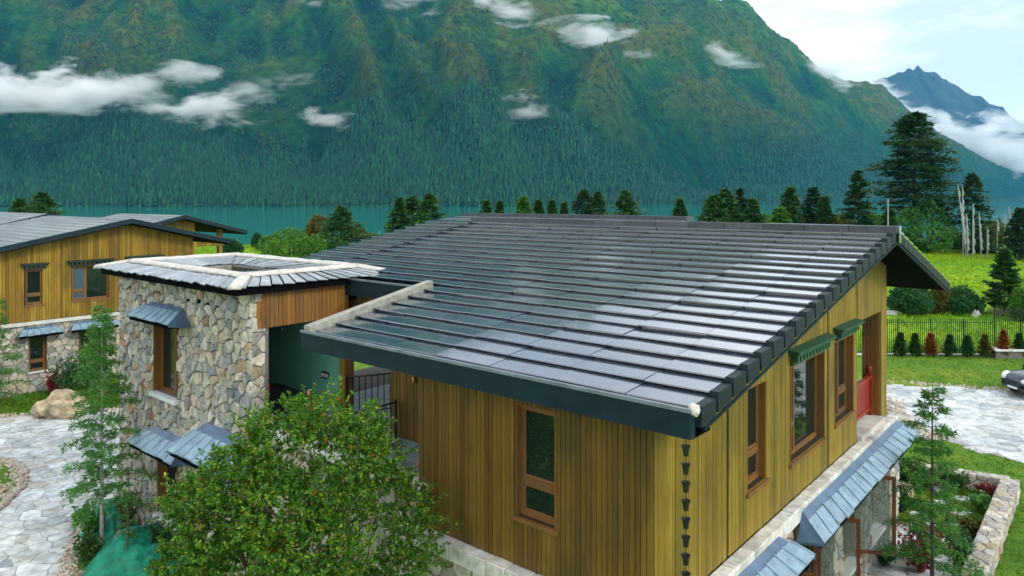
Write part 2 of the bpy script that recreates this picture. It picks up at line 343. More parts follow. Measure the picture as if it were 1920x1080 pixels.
m, nt, b = new_mat('mountain_side'); b.inputs['Roughness'].default_value = 0.95; b.inputs['Specular IOR Level'].default_value = 0.1
n1 = N(nt, 'ShaderNodeTexNoise', Scale=0.006, Detail=10.0, Roughness=0.66, Distortion=0.6); nt.links.new(coords(nt, 'world', (1, 1, 0.45)), n1.inputs['Vector'])
n2 = N(nt, 'ShaderNodeTexNoise', Scale=0.035, Detail=8.0, Roughness=0.75); nt.links.new(coords(nt, 'world', (1, 1, 1)), n2.inputs['Vector'])
n4 = N(nt, 'ShaderNodeTexNoise', Scale=0.0022, Detail=6.0, Roughness=0.6, Distortion=1.0); nt.links.new(coords(nt, 'world', (1, 1, 0.7)), n4.inputs['Vector'])
sp = N(nt, 'ShaderNodeSeparateXYZ'); nt.links.new(N(nt, 'ShaderNodeNewGeometry').outputs['Position'], sp.inputs[0])
hz = N(nt, 'ShaderNodeMapRange'); hz.inputs['From Min'].default_value = 60; hz.inputs['From Max'].default_value = 420; nt.links.new(sp.outputs['Z'], hz.inputs['Value'])
spr = N(nt, 'ShaderNodeAttribute', attribute_name='spur')
hm = N(nt, 'ShaderNodeMath', operation='MULTIPLY_ADD'); hm.inputs[1].default_value = 0.62; nt.links.new(n1.outputs['Fac'], hm.inputs[0])
h2 = N(nt, 'ShaderNodeMath', operation='MULTIPLY'); h2.inputs[1].default_value = 0.42; nt.links.new(spr.outputs['Fac'], h2.inputs[0]); nt.links.new(h2.outputs[0], hm.inputs[2])
low = ramp(nt, [(0.35, (0.002, 0.036, 0.024)), (0.65, (0.008, 0.085, 0.036))], n1.outputs['Fac']).outputs['Color']
high = ramp(nt, [(0.36, (0.003, 0.036, 0.026)), (0.48, (0.012, 0.092, 0.028)), (0.57, (0.046, 0.130, 0.018)), (0.68, (0.110, 0.125, 0.020))], hm.outputs[0]).outputs['Color']
c = mixc(nt, low, high, hz.outputs['Result'])
tz = N(nt, 'ShaderNodeMapRange'); tz.inputs['From Min'].default_value = 560; tz.inputs['From Max'].default_value = 760; nt.links.new(sp.outputs['Z'], tz.inputs['Value'])
tx = N(nt, 'ShaderNodeMapRange'); tx.inputs['From Min'].default_value = -150; tx.inputs['From Max'].default_value = 250; nt.links.new(sp.outputs['X'], tx.inputs['Value'])
tm = N(nt, 'ShaderNodeMath', operation='MULTIPLY'); nt.links.new(tz.outputs['Result'], tm.inputs[0]); nt.links.new(tx.outputs['Result'], tm.inputs[1])
c = mixc(nt, c, ramp(nt, [(0.40, (0.02, 0.10, 0.04)), (0.60, (0.11, 0.27, 0.025))], n4.outputs['Fac']).outputs['Color'], tm.outputs[0])
c = mixc(nt, c, ramp(nt, [(0.32, (0.16, 0.22, 0.26)), (0.66, (1.5, 1.45, 1.3))], n2.outputs['Fac']).outputs['Color'], 0.95, 'MULTIPLY')
nt.links.new(c, b.inputs['Base Color']); bump(nt, b, n2.outputs['Fac'], 1.0, 22.0)

m, nt, b = new_mat('peak_rock'); b.inputs['Roughness'].default_value = 0.95
n2 = N(nt, 'ShaderNodeTexNoise', Scale=0.006, Detail=9.0, Roughness=0.7); nt.links.new(coords(nt, 'world', (1, 1, 0.5)), n2.inputs['Vector'])
nt.links.new(ramp(nt, [(0.3, (0.012, 0.03, 0.05)), (0.62, (0.05, 0.07, 0.09)), (0.70, (0.06, 0.08, 0.10)), (0.73, (0.75, 0.78, 0.8))], n2.outputs['Fac']).outputs['Color'], b.inputs['Base Color'])
bump(nt, b, n2.outputs['Fac'], 1.0, 60.0)
M = MATS

# ------------------------------------------------------------------ ground, lake, mountains
LAKE_Z = -3.0
def sstep(a, b, x):
    t = np.clip((x - a) / (b - a), 0, 1); return t * t * (3 - 2 * t)
def ground_z(x, y):
    x = np.asarray(x, float); y = np.asarray(y, float)
    edge = 176 + 6 * np.sin(x * 0.035) + 4 * np.sin(x * 0.011 + 1.3)
    z = -7.5 * sstep(edge - 38, edge + 26, y)
    z = z + 0.35 * np.exp(-(((x - 22) / 5.0) ** 2 + ((y - 38) / 2.2) ** 2))
    return z
def gz(x, y): return float(ground_z(x, y))

def axis(lo, hi, n, k=5.0):
    t = np.linspace(np.arcsinh(lo / k), np.arcsinh(hi / k), n); return np.sinh(t) * k
gx = axis(-6900, 6900, 190, 14); gy = 28 + axis(-260, 6700, 190, 16)
GX, GY = np.meshgrid(gx, gy); GZ = ground_z(GX, GY)
V = np.stack([GX, GY, GZ], -1).reshape(-1, 3)
idx = np.arange(V.shape[0]).reshape(GX.shape)
quads = lambda I: np.stack([I[:-1, :-1], I[:-1, 1:], I[1:, 1:], I[1:, :-1]], -1).reshape(-1, 4)
tag(link('ground', np_mesh('ground', V, quads(idx), True), M['turf']), kind='structure')
tag(MB().add([(-6850, 110, LAKE_Z), (6850, 110, LAKE_Z), (6850, 6650, LAKE_Z), (-6850, 6650, LAKE_Z)], [(0, 1, 2, 3)]).build('lake', M['lake_water'], fix=False), kind='structure')

CT = np.array([  # direction, shore distance, ridge distance, ridge rise per distance
    (-1500, 1300, 2900, .30), (-600, 1250, 2800, .35), (0, 1190, 2700, .37), (400, 1170, 2650, .375), (700, 1170, 2600, .36), (960, 1250, 2600, .335),
    (1150, 1450, 2700, .305), (1340, 1850, 2900, .277), (1400, 1960, 3050, .2509), (1460, 2060, 3200, .2250), (1540, 2300, 3400, .1806), (1600, 2450, 3550, .1570),
    (1680, 2600, 3750, .1200), (1780, 2900, 4000, .0718), (1850, 3300, 4200, .0474), (1920, 4100, 4600, .0225), (2000, 4600, 4900, .0030)])
def ct(u, k): return np.interp(u, CT[:, 0], CT[:, k])
def hill_xyz(u, t):
    """u: direction of the ridge point, t: 0 at the shore, 1 on the ridge, beyond 1 the far side"""
    u = np.asarray(u, float); t = np.asarray(t, float)
    skew = 260 * sstep(950, 1350, u) * (1 - sstep(1500, 1900, u))
    ue = u + (1 - np.minimum(t, 1)) * skew
    zr = CAM_H + ct(u, 3) * ct(u, 2)
    tt = np.clip(t, 0, 1)
    Y = ct(ue, 1) * (1 - tt) + ct(u, 2) * tt + np.maximum(t - 1, 0) * 1600
    X = (ue - 960) / F_PX * Y
    prof = np.where(tt < 0.12, tt * 0.75, 0.09 + (tt - 0.12) * (0.91 / 0.88))
    Z = -8 + (zr + 8) * prof - np.maximum(t - 1, 0) * 900
    return X, Y, Z
US = np.concatenate([np.linspace(-1500, -60, 90, endpoint=False), np.linspace(-60, 2000, 520)])
TS = np.concatenate([np.linspace(0, 1, 230), np.linspace(1.02, 1.7, 16)])
UU, TT = np.meshgrid(US, TS); HX, HY, HZ = hill_xyz(UU, TT)
arc = UU * 1.25                                                # rough metres across the slope
disp = np.zeros_like(HZ); wob = np.zeros_like(HZ)
for j in range(UU.shape[0]):
    tj = TS[j]; win = min(1.0, tj * 5) * (min(1.0, max(0.0, (1 - tj) * 6)) if tj <= 1 else 0.3)
    for i in range(UU.shape[1]):
        c_ = arc[j, i]; x_, y_, z_ = HX[j, i], HY[j, i], HZ[j, i]
        wv = mnoise.noise((c_ / 700, tj * 1.5, 3.1)) * 260
        s1 = 1 - abs(mnoise.noise(((c_ + wv) / 430, tj * 1.1, 0.0))) * 2
        s2 = 1 - abs(mnoise.noise(((c_ + wv * .7) / 140, tj * 3.2, 7.0))) * 2
        s3 = mnoise.fractal((x_ / 90, y_ / 90, z_ / 90), 0.9, 2.1, 4)
        s4 = 1 - abs(mnoise.noise(((c_ + wv * .5) / 52, tj * 7.0, 11.0))) * 2
        disp[j, i] = win * (150 * (s1 - 0.5) + 64 * (s2 - 0.5) + 20 * (s4 - .5)) + min(1.0, tj * 8) * 12 * s3
        wob[j, i] = 0.5 + 0.42 * (s1 - .45) + 0.40 * (s2 - .45) + 0.22 * (s4 - .45) + 0.20 * s3
HZ = HZ + disp
V = np.stack([HX, HY, HZ], -1).reshape(-1, 3); idx = np.arange(V.shape[0]).reshape(UU.shape)
me = np_mesh('mountain', V, quads(idx), True); at_ = me.attributes.new('spur', 'FLOAT', 'POINT'); at_.data.foreach_set('value', wob.astype(np.float32).ravel())
tag(link('mountain', me, M['mountain_side']), kind='structure')
def hill_at(u, t):                                            # bilinear look-up on the finished slope
    fi = np.interp(u, US, np.arange(len(US))); fj = np.interp(t, TS, np.arange(len(TS)))
    i = np.clip(fi.astype(int), 0, len(US) - 2); j = np.clip(fj.astype(int), 0, len(TS) - 2); a = fi - i; b_ = fj - j
    P = np.stack([HX, HY, HZ], -1)
    return (P[j, i].T * (1 - a) * (1 - b_) + P[j, i + 1].T * a * (1 - b_) + P[j + 1, i].T * (1 - a) * b_ + P[j + 1, i + 1].T * a * b_).T

# far craggy peak across the valley and the low blue ridge under it
PK = [(1500, 250), (1560, 215), (1600, 190), (1635, 152), (1660, 144), (1690, 139), (1703, 130), (1712, 132), (1720, 122), (1735, 134), (1750, 139), (1765, 152), (1782, 157), (1800, 166),
      (1832, 184), (1842, 186), (1857, 206), (1885, 212), (1905, 226), (1960, 262), (2040, 300), (2200, 320), (2500, 340)]
pu = np.linspace(1500, 2500, 260); pv = np.interp(pu, [p[0] for p in PK], [p[1] for p in PK])
tq = np.linspace(-1, 1, 71); PV = []
for q in tq:
    for u_, v_ in zip(pu, pv):
        y_ = 5600 + q * 1000; x_ = (u_ - 960) / F_PX * 5600; zr = CAM_H + (HORIZON - v_) / F_PX * 5600
        n_ = mnoise.fractal((x_ / 260, y_ / 260, 0.3), 0.85, 2.2, 6); rg = 1 - abs(mnoise.noise((x_ / 330, y_ / 900, 2.0))) * 2
        w_ = min(1.0, abs(q) * 4)
        z_ = -8 + (zr + 8) * (1 - abs(q)) ** 1.15 + w_ * (1 - abs(q)) * 170 * (rg - 0.3) + (0.6 + w_) * (1 - abs(q)) * 60 * n_ + (1 - abs(q)) ** 3 * 34 * mnoise.noise((x_ / 60, y_ / 90, 8.0))
        PV.append((x_, y_, z_))
idx = np.arange(len(PV)).reshape(len(tq), len(pu))
tag(link('far_mountain', np_mesh('far_mountain', PV, quads(idx), False), M['peak_rock']), kind='structure')
PV = []
for q in tq:
    for u_ in pu:
        y_ = 4950 + q * 450; x_ = (u_ - 960) / F_PX * 4950
        v_ = np.interp(u_, [1500, 1760, 1850, 1920, 2050, 2500], [240, 262, 300, 336, 360, 372]); zr = CAM_H + (HORIZON - v_) / F_PX * 4950
        n_ = mnoise.fractal((x_ / 200, y_ / 200, 5.3), 0.9, 2.2, 5)
        PV.append((x_, y_, -8 + (zr + 8) * (1 - abs(q)) + (1 - abs(q)) * 30 * n_))
tag(link('lower_mountain', np_mesh('lower_mountain', PV, quads(idx), True), M['mountain_side']), kind='structure')

# the wood on the far slope: one mass, tens of thousands of trees
def cone_trees(P, H, R, seed, sides=5):
    g = np.random.default_rng(seed); n = len(P); ang = g.uniform(0, 6.28, n)[:, None] + np.arange(sides)[None] * (2 * np.pi / sides)
    rj = g.uniform(0.7, 1.25, (n, sides)); ca, sa = np.cos(ang), np.sin(ang); Vs = []; Fs = []
    for z0, r0, z1 in ((0.05, 1.0, 0.62), (0.38, 0.66, 1.0)):
        ring = np.stack([P[:, None, 0] + ca * rj * r0 * R[:, None], P[:, None, 1] + sa * rj * r0 * R[:, None], P[:, None, 2] + z0 * H[:, None] + 0 * ca], -1)
        tip = P + np.stack([0 * H, 0 * H, z1 * H], -1)
        Vs.append(np.concatenate([ring, tip[:, None]], 1))
    VV = np.concatenate(Vs, 1); m_ = 2 * (sides + 1); base = np.arange(n)[:, None] * m_; F = []
    for k in range(2):
        for i in range(sides):
            F.append(np.stack([base[:, 0] + k * (sides + 1) + i, base[:, 0] + k * (sides + 1) + (i + 1) % sides, base[:, 0] + k * (sides + 1) + sides], -1))
    return VV.reshape(-1, 3), np.concatenate(F)
def scatter_hill(n, tmax, seed, keep):
    g = np.random.default_rng(seed); u = g.uniform(-160, 1990, n); t = g.uniform(0.004, tmax, n)
    k = keep(u, t, g); u, t = u[k], t[k]; return hill_at(u, t), u, t
def n2d(u, t, s, seed=0.0): return np.array([mnoise.noise((a / s, b * 9, seed)) for a, b in zip(u, t)])
def keep_forest(u, t, g):
    top = 0.22 + 0.10 * n2d(u, t * 0, 210, 4.0) - 0.05 * sstep(1000, 1500, u)
    dens = np.clip((top - t) / 0.10, 0, 1) * (0.72 + 0.5 * n2d(u, t, 90, 1.0)) + 0.10 * (n2d(u, t, 60, 2.0) > 0.22)
    return g.random(len(u)) < dens
P, u_, t_ = scatter_hill(170000, 0.45, 11, keep_forest)
Hh = RNG.uniform(8, 22, len(P)) * np.where(t_ > 0.25, 0.75, 1.0); Vf, Ff = cone_trees(P - np.array([0, 0, 1.0]), Hh, Hh * RNG.uniform(0.16, 0.26, len(P)), 3)
tag(link('mountain_forest', np_mesh('mountain_forest', Vf, Ff), M['forest_leaf']), 'dense conifer wood covering the lower mountain slope above the lake', 'forest', kind='stuff')
def keep_scrub(u, t, g): return g.random(len(u)) < np.clip(0.30 + 0.9 * n2d(u, t * 1.5, 70, 6.0), 0.03, 1)
P, u_, t_ = scatter_hill(60000, 1.0, 12, keep_scrub); Hh = RNG.uniform(4, 9, len(P)); Vf, Ff = cone_trees(P - np.array([0, 0, 1.0]), Hh, Hh * RNG.uniform(0.4, 0.75, len(P)), 5)
tag(link('mountain_scrub', np_mesh('mountain_scrub', Vf, Ff), M['scrub_leaf']), 'low scrub scattered over the open upper mountain slope', 'scrub', kind='stuff')

# air between here and the mountains
m = bpy.data.materials.new('air'); m.use_nodes = True; nt = m.node_tree; nt.nodes.clear(); MATS['air'] = m
o_ = nt.nodes.new('ShaderNodeOutputMaterial'); pv_ = nt.nodes.new('ShaderNodeVolumePrincipled')
pv_.inputs['Color'].default_value = (0.09, 0.50, 0.85, 1); pv_.inputs['Density'].default_value = 0.000058; pv_.inputs['Anisotropy'].default_value = 0.0
nt.links.new(pv_.outputs[0], o_.inputs['Volume'])
hz_ = MB().box(-7000, 7000, -400, 6800, -9.5, 1300).build('haze', m)
tag(hz_, 'thin blue air between the houses and the far mountains', 'haze', kind='stuff')

# mist and clouds hanging on the slopes: bodies of drifting droplets
def cloud_mat(name, dens, thr, scale, seed):
    m = bpy.data.materials.new(name); m.use_nodes = True; nt = m.node_tree; nt.nodes.clear()
    o_ = nt.nodes.new('ShaderNodeOutputMaterial'); pv_ = nt.nodes.new('ShaderNodeVolumePrincipled'); pv_.inputs['Color'].default_value = (1, 1, 1, 1)
    tc = N(nt, 'ShaderNodeTexCoord'); ln = N(nt, 'ShaderNodeVectorMath', operation='LENGTH'); nt.links.new(tc.outputs['Object'], ln.inputs[0])
    fall = N(nt, 'ShaderNodeMapRange'); fall.inputs['From Min'].default_value = 0.15; fall.inputs['From Max'].default_value = 1.0
    fall.inputs['To Min'].default_value = 0.45; fall.inputs['To Max'].default_value = -0.75; nt.links.new(ln.outputs['Value'], fall.inputs['Value'])
    g = N(nt, 'ShaderNodeNewGeometry'); mp = N(nt, 'ShaderNodeMapping'); mp.inputs['Scale'].default_value = (scale * .6, scale, scale * 1.7); mp.inputs['Location'].default_value = (seed, seed * 2.3, 0)
    nt.links.new(g.outputs['Position'], mp.inputs['Vector'])
    no = N(nt, 'ShaderNodeTexNoise', Scale=1.0, Detail=5.0, Roughness=0.62, Distortion=0.4); nt.links.new(mp.outputs[0], no.inputs['Vector'])
    st = N(nt, 'ShaderNodeMapRange'); st.clamp = False; st.inputs['From Min'].default_value = 0.39; st.inputs['From Max'].default_value = 0.61; nt.links.new(no.outputs['Fac'], st.inputs['Value'])
    a1 = N(nt, 'ShaderNodeMath', operation='ADD'); nt.links.new(st.outputs['Result'], a1.inputs[0]); nt.links.new(fall.outputs['Result'], a1.inputs[1])
    a2 = N(nt, 'ShaderNodeMapRange'); a2.inputs['From Min'].default_value = thr; a2.inputs['From Max'].default_value = thr + 0.9
    a2.inputs['To Min'].default_value = 0; a2.inputs['To Max'].default_value = dens; nt.links.new(a1.outputs[0], a2.inputs['Value'])
    nt.links.new(a2.outputs['Result'], pv_.inputs['Density']); nt.links.new(pv_.outputs[0], o_.inputs['Volume'])
    m.cycles.volume_step_rate = 0.25
    return m
def ico_mesh():
    bm = bmesh.new(); bmesh.ops.create_icosphere(bm, subdivisions=3, radius=1.0); me = bpy.data.meshes.new('cloud'); bm.to_mesh(me); bm.free(); return me
def cloud(u, v, wpx, hpx, Y, label, dens=0.02, thr=0.62, scale=0.02, tilt=0.0, depth=0.5):
    p = at_y(u, v, Y); k = Y / F_PX; me = ico_mesh()
    o = link('cloud', me, cloud_mat('droplets', dens, thr, scale, u * 0.37)); o.location = p
    o.scale = (wpx * k / 2, min(wpx, 3 * hpx) * k / 2 * depth, hpx * k / 2); o.rotation_euler = (0, tilt, 0)
    return tag(o, label, 'cloud', 'mist on the slopes')
cloud(150, 180, 660, 150, 1380, 'long white bank of mist at the foot of the darkest slope, largest on the wood', 0.06, 0.52, 0.010, -0.04)
cloud(20, 168, 300, 120, 1350, 'white mist bank running off the picture edge above the neighbour roof', 0.06, 0.45, 0.012)
cloud(400, 200, 260, 120, 1400, 'ragged white mist puff trailing off the long bank over the wood', 0.07, 0.50, 0.014, 0.02)
cloud(300, 205, 520, 60, 1390, 'thin torn streak of mist joining the long bank and the puff', 0.05, 0.55, 0.016, 0.03)
cloud(480, 165, 240, 90, 1500, 'very faint mist veil above the ragged puff', 0.022, 0.6, 0.016, -0.2)
cloud(1700, 215, 420, 60, 4100, 'long thin cloud strip across the foot of the blue peak', 0.03, 0.40, 0.005, 0.3)
cloud(625, 222, 170, 70, 1420, 'small thin mist wisp alone above the middle of the wood', 0.06, 0.50, 0.022, 0.18)
cloud(990, 214, 150, 130, 1560, 'faint small mist wisp in a gully above the roof', 0.03, 0.55, 0.022)
cloud(945, 24, 220, 90, 2000, 'bright small cloud wisp below a light green ridge', 0.05, 0.45, 0.012, 0.1)
cloud(770, 6, 170, 70, 2050, 'small cloud tatter at the top edge over a pale meadow', 0.04, 0.45, 0.014)
cloud(590, 0, 150, 50, 2000, 'faint cloud tatter touching the top edge of the dark slope', 0.03, 0.5, 0.014)
cloud(1110, 66, 300, 90, 2050, 'wispy cloud streak under bright green alpine pasture', 0.04, 0.48, 0.012, 0.12)
cloud(1350, 106, 200, 80, 2400, 'thin grey cloud tatter on the falling shoulder', 0.025, 0.5, 0.012, 0.2)
cloud(1540, 145, 230, 90, 3000, 'soft cloud caught on the mountain edge before the valley', 0.03, 0.45, 0.008, 0.2)
cloud(1640, 205, 330, 110, 4250, 'thick white cloud bank pouring over the ridge beside the blue peak', 0.04, 0.30, 0.0045, 0.35)
cloud(1850, 276, 470, 150, 4500, 'broad white cloud bank filling the valley under the blue peak', 0.04, 0.30, 0.004, 0.16)

# ------------------------------------------------------------------ stones, planks, windows: shared builders
def clip_poly(poly, nx, ny, c):                               # keep nx*x+ny*y <= c
    out = []
    for i in range(len(poly)):
        p, q = poly[i], poly[(i + 1) % len(poly)]; dp, dq = nx * p[0] + ny * p[1] - c, nx * q[0] + ny * q[1] - c
        if dp <= 0: out.append(p)
        if (dp < 0 < dq) or (dq < 0 < dp):
            t = dp / (dp - dq); out.append((p[0] + (q[0] - p[0]) * t, p[1] + (q[1] - p[1]) * t))
    return out
def area(p): return abs(sum(p[i][0] * p[(i + 1) % len(p)][1] - p[(i + 1) % len(p)][0] * p[i][1] for i in range(len(p)))) / 2 if len(p) > 2 else 0
def cells(x0, x1, y0, y1, sx, sy, seed, drop=0.18):
    """irregular stones filling a rectangle"""
    g = random.Random(seed); pts = []; ny = max(1, round((y1 - y0) / sy)); nx = max(1, round((x1 - x0) / sx))
    for j in range(-1, ny + 1):
        for i in range(-1, nx + 2):
            if g.random() < drop: continue
            pts.append((x0 + (i + (0.5 if j % 2 else 0) + g.uniform(-.42, .42)) * (x1 - x0) / nx, y0 + (j + 0.5 + g.uniform(-.42, .42)) * (y1 - y0) / ny))
    Pn = np.array(pts); out = []
    k = sy / sx
    for i, p in enumerate(pts):
        d = (Pn[:, 0] - p[0]) ** 2 + ((Pn[:, 1] - p[1]) / k) ** 2; order = np.argsort(d)[1:22]
        poly = [(x0, y0), (x1, y0), (x1, y1), (x0, y1)]
        for o in order:
            q = pts[o]; nx_, ny_ = q[0] - p[0], q[1] - p[1]
            poly = clip_poly(poly, nx_, ny_, (nx_ * (p[0] + q[0]) + ny_ * (p[1] + q[1])) / 2)
            if len(poly) < 3: break
        if len(poly) >= 3 and area(poly) > 0.12 * sx * sy: out.append(poly)
    return out
def cut_hole(poly, h):
    """part of a convex stone that lies outside the rectangular opening h"""
    x0, x1, y0, y1 = h
    if max(p[0] for p in poly) <= x0 or min(p[0] for p in poly) >= x1 or max(p[1] for p in poly) <= y0 or min(p[1] for p in poly) >= y1: return poly
    best = max((clip_poly(poly, 1, 0, x0), clip_poly(poly, -1, 0, -x1), clip_poly(poly, 0, 1, y0), clip_poly(poly, 0, -1, -y1)), key=area)
    return best
def stone_into(mb, poly, h, gap, g, back=0.04, tilt=0.012):
    cx = sum(p[0] for p in poly) / len(poly); cy_ = sum(p[1] for p in poly) / len(poly)
    r = math.sqrt(area(poly) / math.pi) + 1e-6
    def sc(p, k, e=0.0): return (cx + (p[0] - cx) * k, cy_ + (p[1] - cy_) * k)
    k0 = max(0.55, 1 - gap / r); k2 = k0 * g.uniform(0.78, 0.9); tx, ty = g.uniform(-tilt, tilt) / r, g.uniform(-tilt, tilt) / r
    rag = [g.uniform(0.955, 1.03) for _ in poly]
    r0 = [(*sc(p, k0 * q), -back) for p, q in zip(poly, rag)]; r1 = [(*sc(p, k0 * q), h * 0.55) for p, q in zip(poly, rag)]
    r2 = [sc(p, k2 * q) for p, q in zip(poly, rag)]
    r2 = [(x, y, h + tx * (x - cx) + ty * (y - cy_)) for x, y in r2]
    mb.loft([r0, r1, r2])
def stones(parent, name, polys, f, mat, gap=0.014, hmin=0.02, hmax=0.06, limit=300, seed=1, order=None, rest='packed_stone', tilt=0.012, back=0.04):
    g = random.Random(seed)
    if order: polys = sorted(polys, key=order)
    for p in polys[:limit]:
        stone_into(mb := MB(f), p, g.uniform(hmin, hmax), gap, g, back, tilt); mb.build(name, mat, parent)
    if len(polys) > limit:
        mb = MB(f)
        for p in polys[limit:]: stone_into(mb, p, g.uniform(hmin, hmax), gap, g, back, tilt)
        tag(mb.build(rest, mat, parent), kind='stuff')

def wall_core(parent, name, f, s0, s1, t0, top, holes, n0, n1, mat):
    """backing wall between s0 and s1 with real openings; top is a function of s"""
    br = sorted({s0, s1, *[h[0] for h in holes], *[h[1] for h in holes]}); mb = MB(f)
    br = [b_ for b_ in br if s0 <= b_ <= s1]
    for a, b_ in zip(br[:-1], br[1:]):
        mid = (a + b_) / 2; hs = sorted([h for h in holes if h[0] < mid < h[1]], key=lambda h: h[2]); t = t0
        for h in hs:
            if h[2] > t: mb.hexa([(a, t, n0), (b_, t, n0), (b_, h[2], n0), (a, h[2], n0), (a, t, n1), (b_, t, n1), (b_, h[2], n1), (a, h[2], n1)])
            t = h[3]
        if top(mid) > t: mb.hexa([(a, t, n0), (b_, t, n0), (b_, top(b_), n0), (a, top(a), n0), (a, t, n1), (b_, t, n1), (b_, top(b_), n1), (a, top(a), n1)])
    return mb.build(name, mat, parent)
PLANK = {}
def plank_mesh(f, key):
    if key not in PLANK:
        c = 0.06
        PLANK[key] = MB(lambda s, t, n: f(s, t, n)).loft([[(0, t, 0), (1, t, 0), (1, t, 0.75), (1 - c, t, 1), (c, t, 1), (0, t, 0.75)] for t in (0, 1)]).mesh('plank')
    return PLANK[key]
def planks(parent, fkey, s0, s1, t0, top, holes, mat, pitch, seed, thick=0.028, gaps=(), joined=None, off=0.0):
    """upright boards, each its own piece; fkey 'g' faces along -a, 'e' faces along -b"""
    g = random.Random(seed); n = max(1, round((s1 - s0) / pitch)); p = (s1 - s0) / n; mb = MB(shifted(FR[fkey], dy=off) if fkey == 'g' else shifted(FR[fkey], dx=off))
    for i in range(n):
        a, b_ = s0 + i * p + 0.0035, s0 + (i + 1) * p - 0.0035; mid = (a + b_) / 2
        if any(abs(mid - q) < p * 0.5 for q in gaps): continue
        segs = [(t0, top(mid))]
        for h in holes:
            if h[0] < mid < h[1]:
                segs = [x for lo, hi in segs for x in ((lo, min(hi, h[2])), (max(lo, h[3]), hi)) if x[1] - x[0] > 0.02]
        for lo, hi in segs:
            th = thick * g.uniform(0.8, 1.15)
            if joined: mb.loft([[(a, t, 0), (b_, t, 0), (b_, t, th * .7), (b_ - .006, t, th), (a + .006, t, th), (a, t, th * .7)] for t in (lo, hi)]); continue
            me = plank_mesh(FR[fkey], (fkey, mat.name))
            o = link('plank', me, mat, parent)
            if fkey == 'g': o.location = (a, off, lo); o.scale = (b_ - a, th, hi - lo)
            else: o.location = (off, a, lo); o.scale = (th, b_ - a, hi - lo)
    if joined: return tag(mb.build(joined, mat, parent), kind='stuff')
# frames: (along the wall, up, out of the wall) -> house axes (x = b, y = a, z)
FR = {'g': lambda s, t, n: (s, -n, t), 'e': lambda s, t, n: (-n, s, t)}
def shifted(f, dx=0, dy=0, dz=0): return lambda s, t, n: tuple(p + q for p, q in zip(f(s, t, n), (dx, dy, dz)))

def window(parent, f, s0, s1, t0, t1, split=None, transom=None, deep=0.13, sill='frame_timber', sill_t=0.07, sill_out=0.07, label=None, curtain=(), casing=True, fmat='frame_timber', swap=False):
    """a framed window set back in its opening: frame, sashes, panes, sill"""
    w = bpy.data.objects.new('window', None); COL.objects.link(w); w.parent = parent; w.empty_display_size = 0.1
    if label: w['label'] = label
    fm = M[fmat]; ft = 0.065; n0, n1 = -deep - 0.07, -deep
    mb = MB(f); mb.box(s0, s0 + ft, t0, t1, n0, n1).box(s1 - ft, s1, t0, t1, n0, n1).box(s0 + ft, s1 - ft, t1 - ft, t1, n0, n1).box(s0 + ft, s1 - ft, t0, t0 + ft, n0, n1)
    cols = [(s0 + ft, s1 - ft)] if split is None else [(s0 + ft, split - ft / 2), (split + ft / 2, s1 - ft)]
    if split is not None: mb.box(split - ft / 2, split + ft / 2, t0 + ft, t1 - ft, n0, n1 + 0.004)
    mb.build('frame', fm, w)
    if casing:
        cb = MB(f); e = 0.03
        cb.box(s0, s0 + 0.02, t0, t1, n1, 0.034).box(s1 - 0.02, s1, t0, t1, n1, 0.034).box(s0 + 0.02, s1 - 0.02, t1 - 0.02, t1, n1, 0.034)
        cb.build('reveal', fm, w)
    for k, (a, b_) in enumerate(cols):
        vent = transom is not None and (k == (1 if swap else 0) or split is None)
        rows = [(t0 + ft, t1 - ft)] if not vent else [(t0 + ft, transom - 0.045), (transom + 0.045, t1 - ft)]
        if vent: MB(f).box(a, b_, transom - 0.045, transom + 0.045, n0 + 0.002, n1 + 0.012).build('transom', fm, w)
        for lo, hi in rows:
            q = 0.045 if (vent or split is None) else 0.02
            sb = MB(f).box(a, a + q, lo, hi, n0 + .01, n1 - .012).box(b_ - q, b_, lo, hi, n0 + .01, n1 - .012).box(a + q, b_ - q, hi - q, hi, n0 + .01, n1 - .012).box(a + q, b_ - q, lo, lo + q, n0 + .01, n1 - .012)
            sb.build('sash', fm, w)
            MB(f).box(a + q, b_ - q, lo + q, hi - q, n0 + 0.03, n0 + 0.036).build('pane', M['curtained_glass' if k in curtain else 'glass'], w)
    if sill: MB(f).box(s0 - 0.05, s1 + 0.05, t0 - sill_t, t0 - 0.002, -deep - 0.02, sill_out).build('sill', M[sill], w)
    return w
def cornice(parent, f, s0, s1, t0, mat, h=0.22):
    """stepped lintel with a row of little corbels"""
    c = bpy.data.objects.new('window_cornice', None); COL.objects.link(c); c.parent = parent
    MB(f).box(s0 + 0.06, s1 - 0.06, t0, t0 + h * 0.22, 0.03, 0.10).build('lower_board', mat, c)
    MB(f).box(s0 + 0.02, s1 - 0.02, t0 + h * 0.60, t0 + h * 0.80, 0.03, 0.18).build('middle_board', mat, c)
    MB(f).hexa([(s0 - 0.05, t0 + h * 0.80, 0.03), (s1 + 0.05, t0 + h * 0.80, 0.03), (s1 + 0.05, t0 + h * 0.80, 0.24), (s0 - 0.05, t0 + h * 0.80, 0.24),
                (s0 - 0.05, t0 + h * 1.10, 0.03), (s1 + 0.05, t0 + h * 1.10, 0.03), (s1 + 0.05, t0 + h * 0.98, 0.24), (s0 - 0.05, t0 + h * 0.98, 0.24)]).build('cap_board', mat, c)
    n = max(3, round((s1 - s0) / 0.19)); p = (s1 - s0 - 0.1) / n
    me = MB(f).box(0, 0.10, 0, h * 0.38, 0, 0.13).mesh('corbel')
    for i in range(n):
        o = link('corbel', me, mat, c); o.location = f(s0 + 0.05 + (i + .25) * p, t0 + h * 0.22, 0.03)
    return c

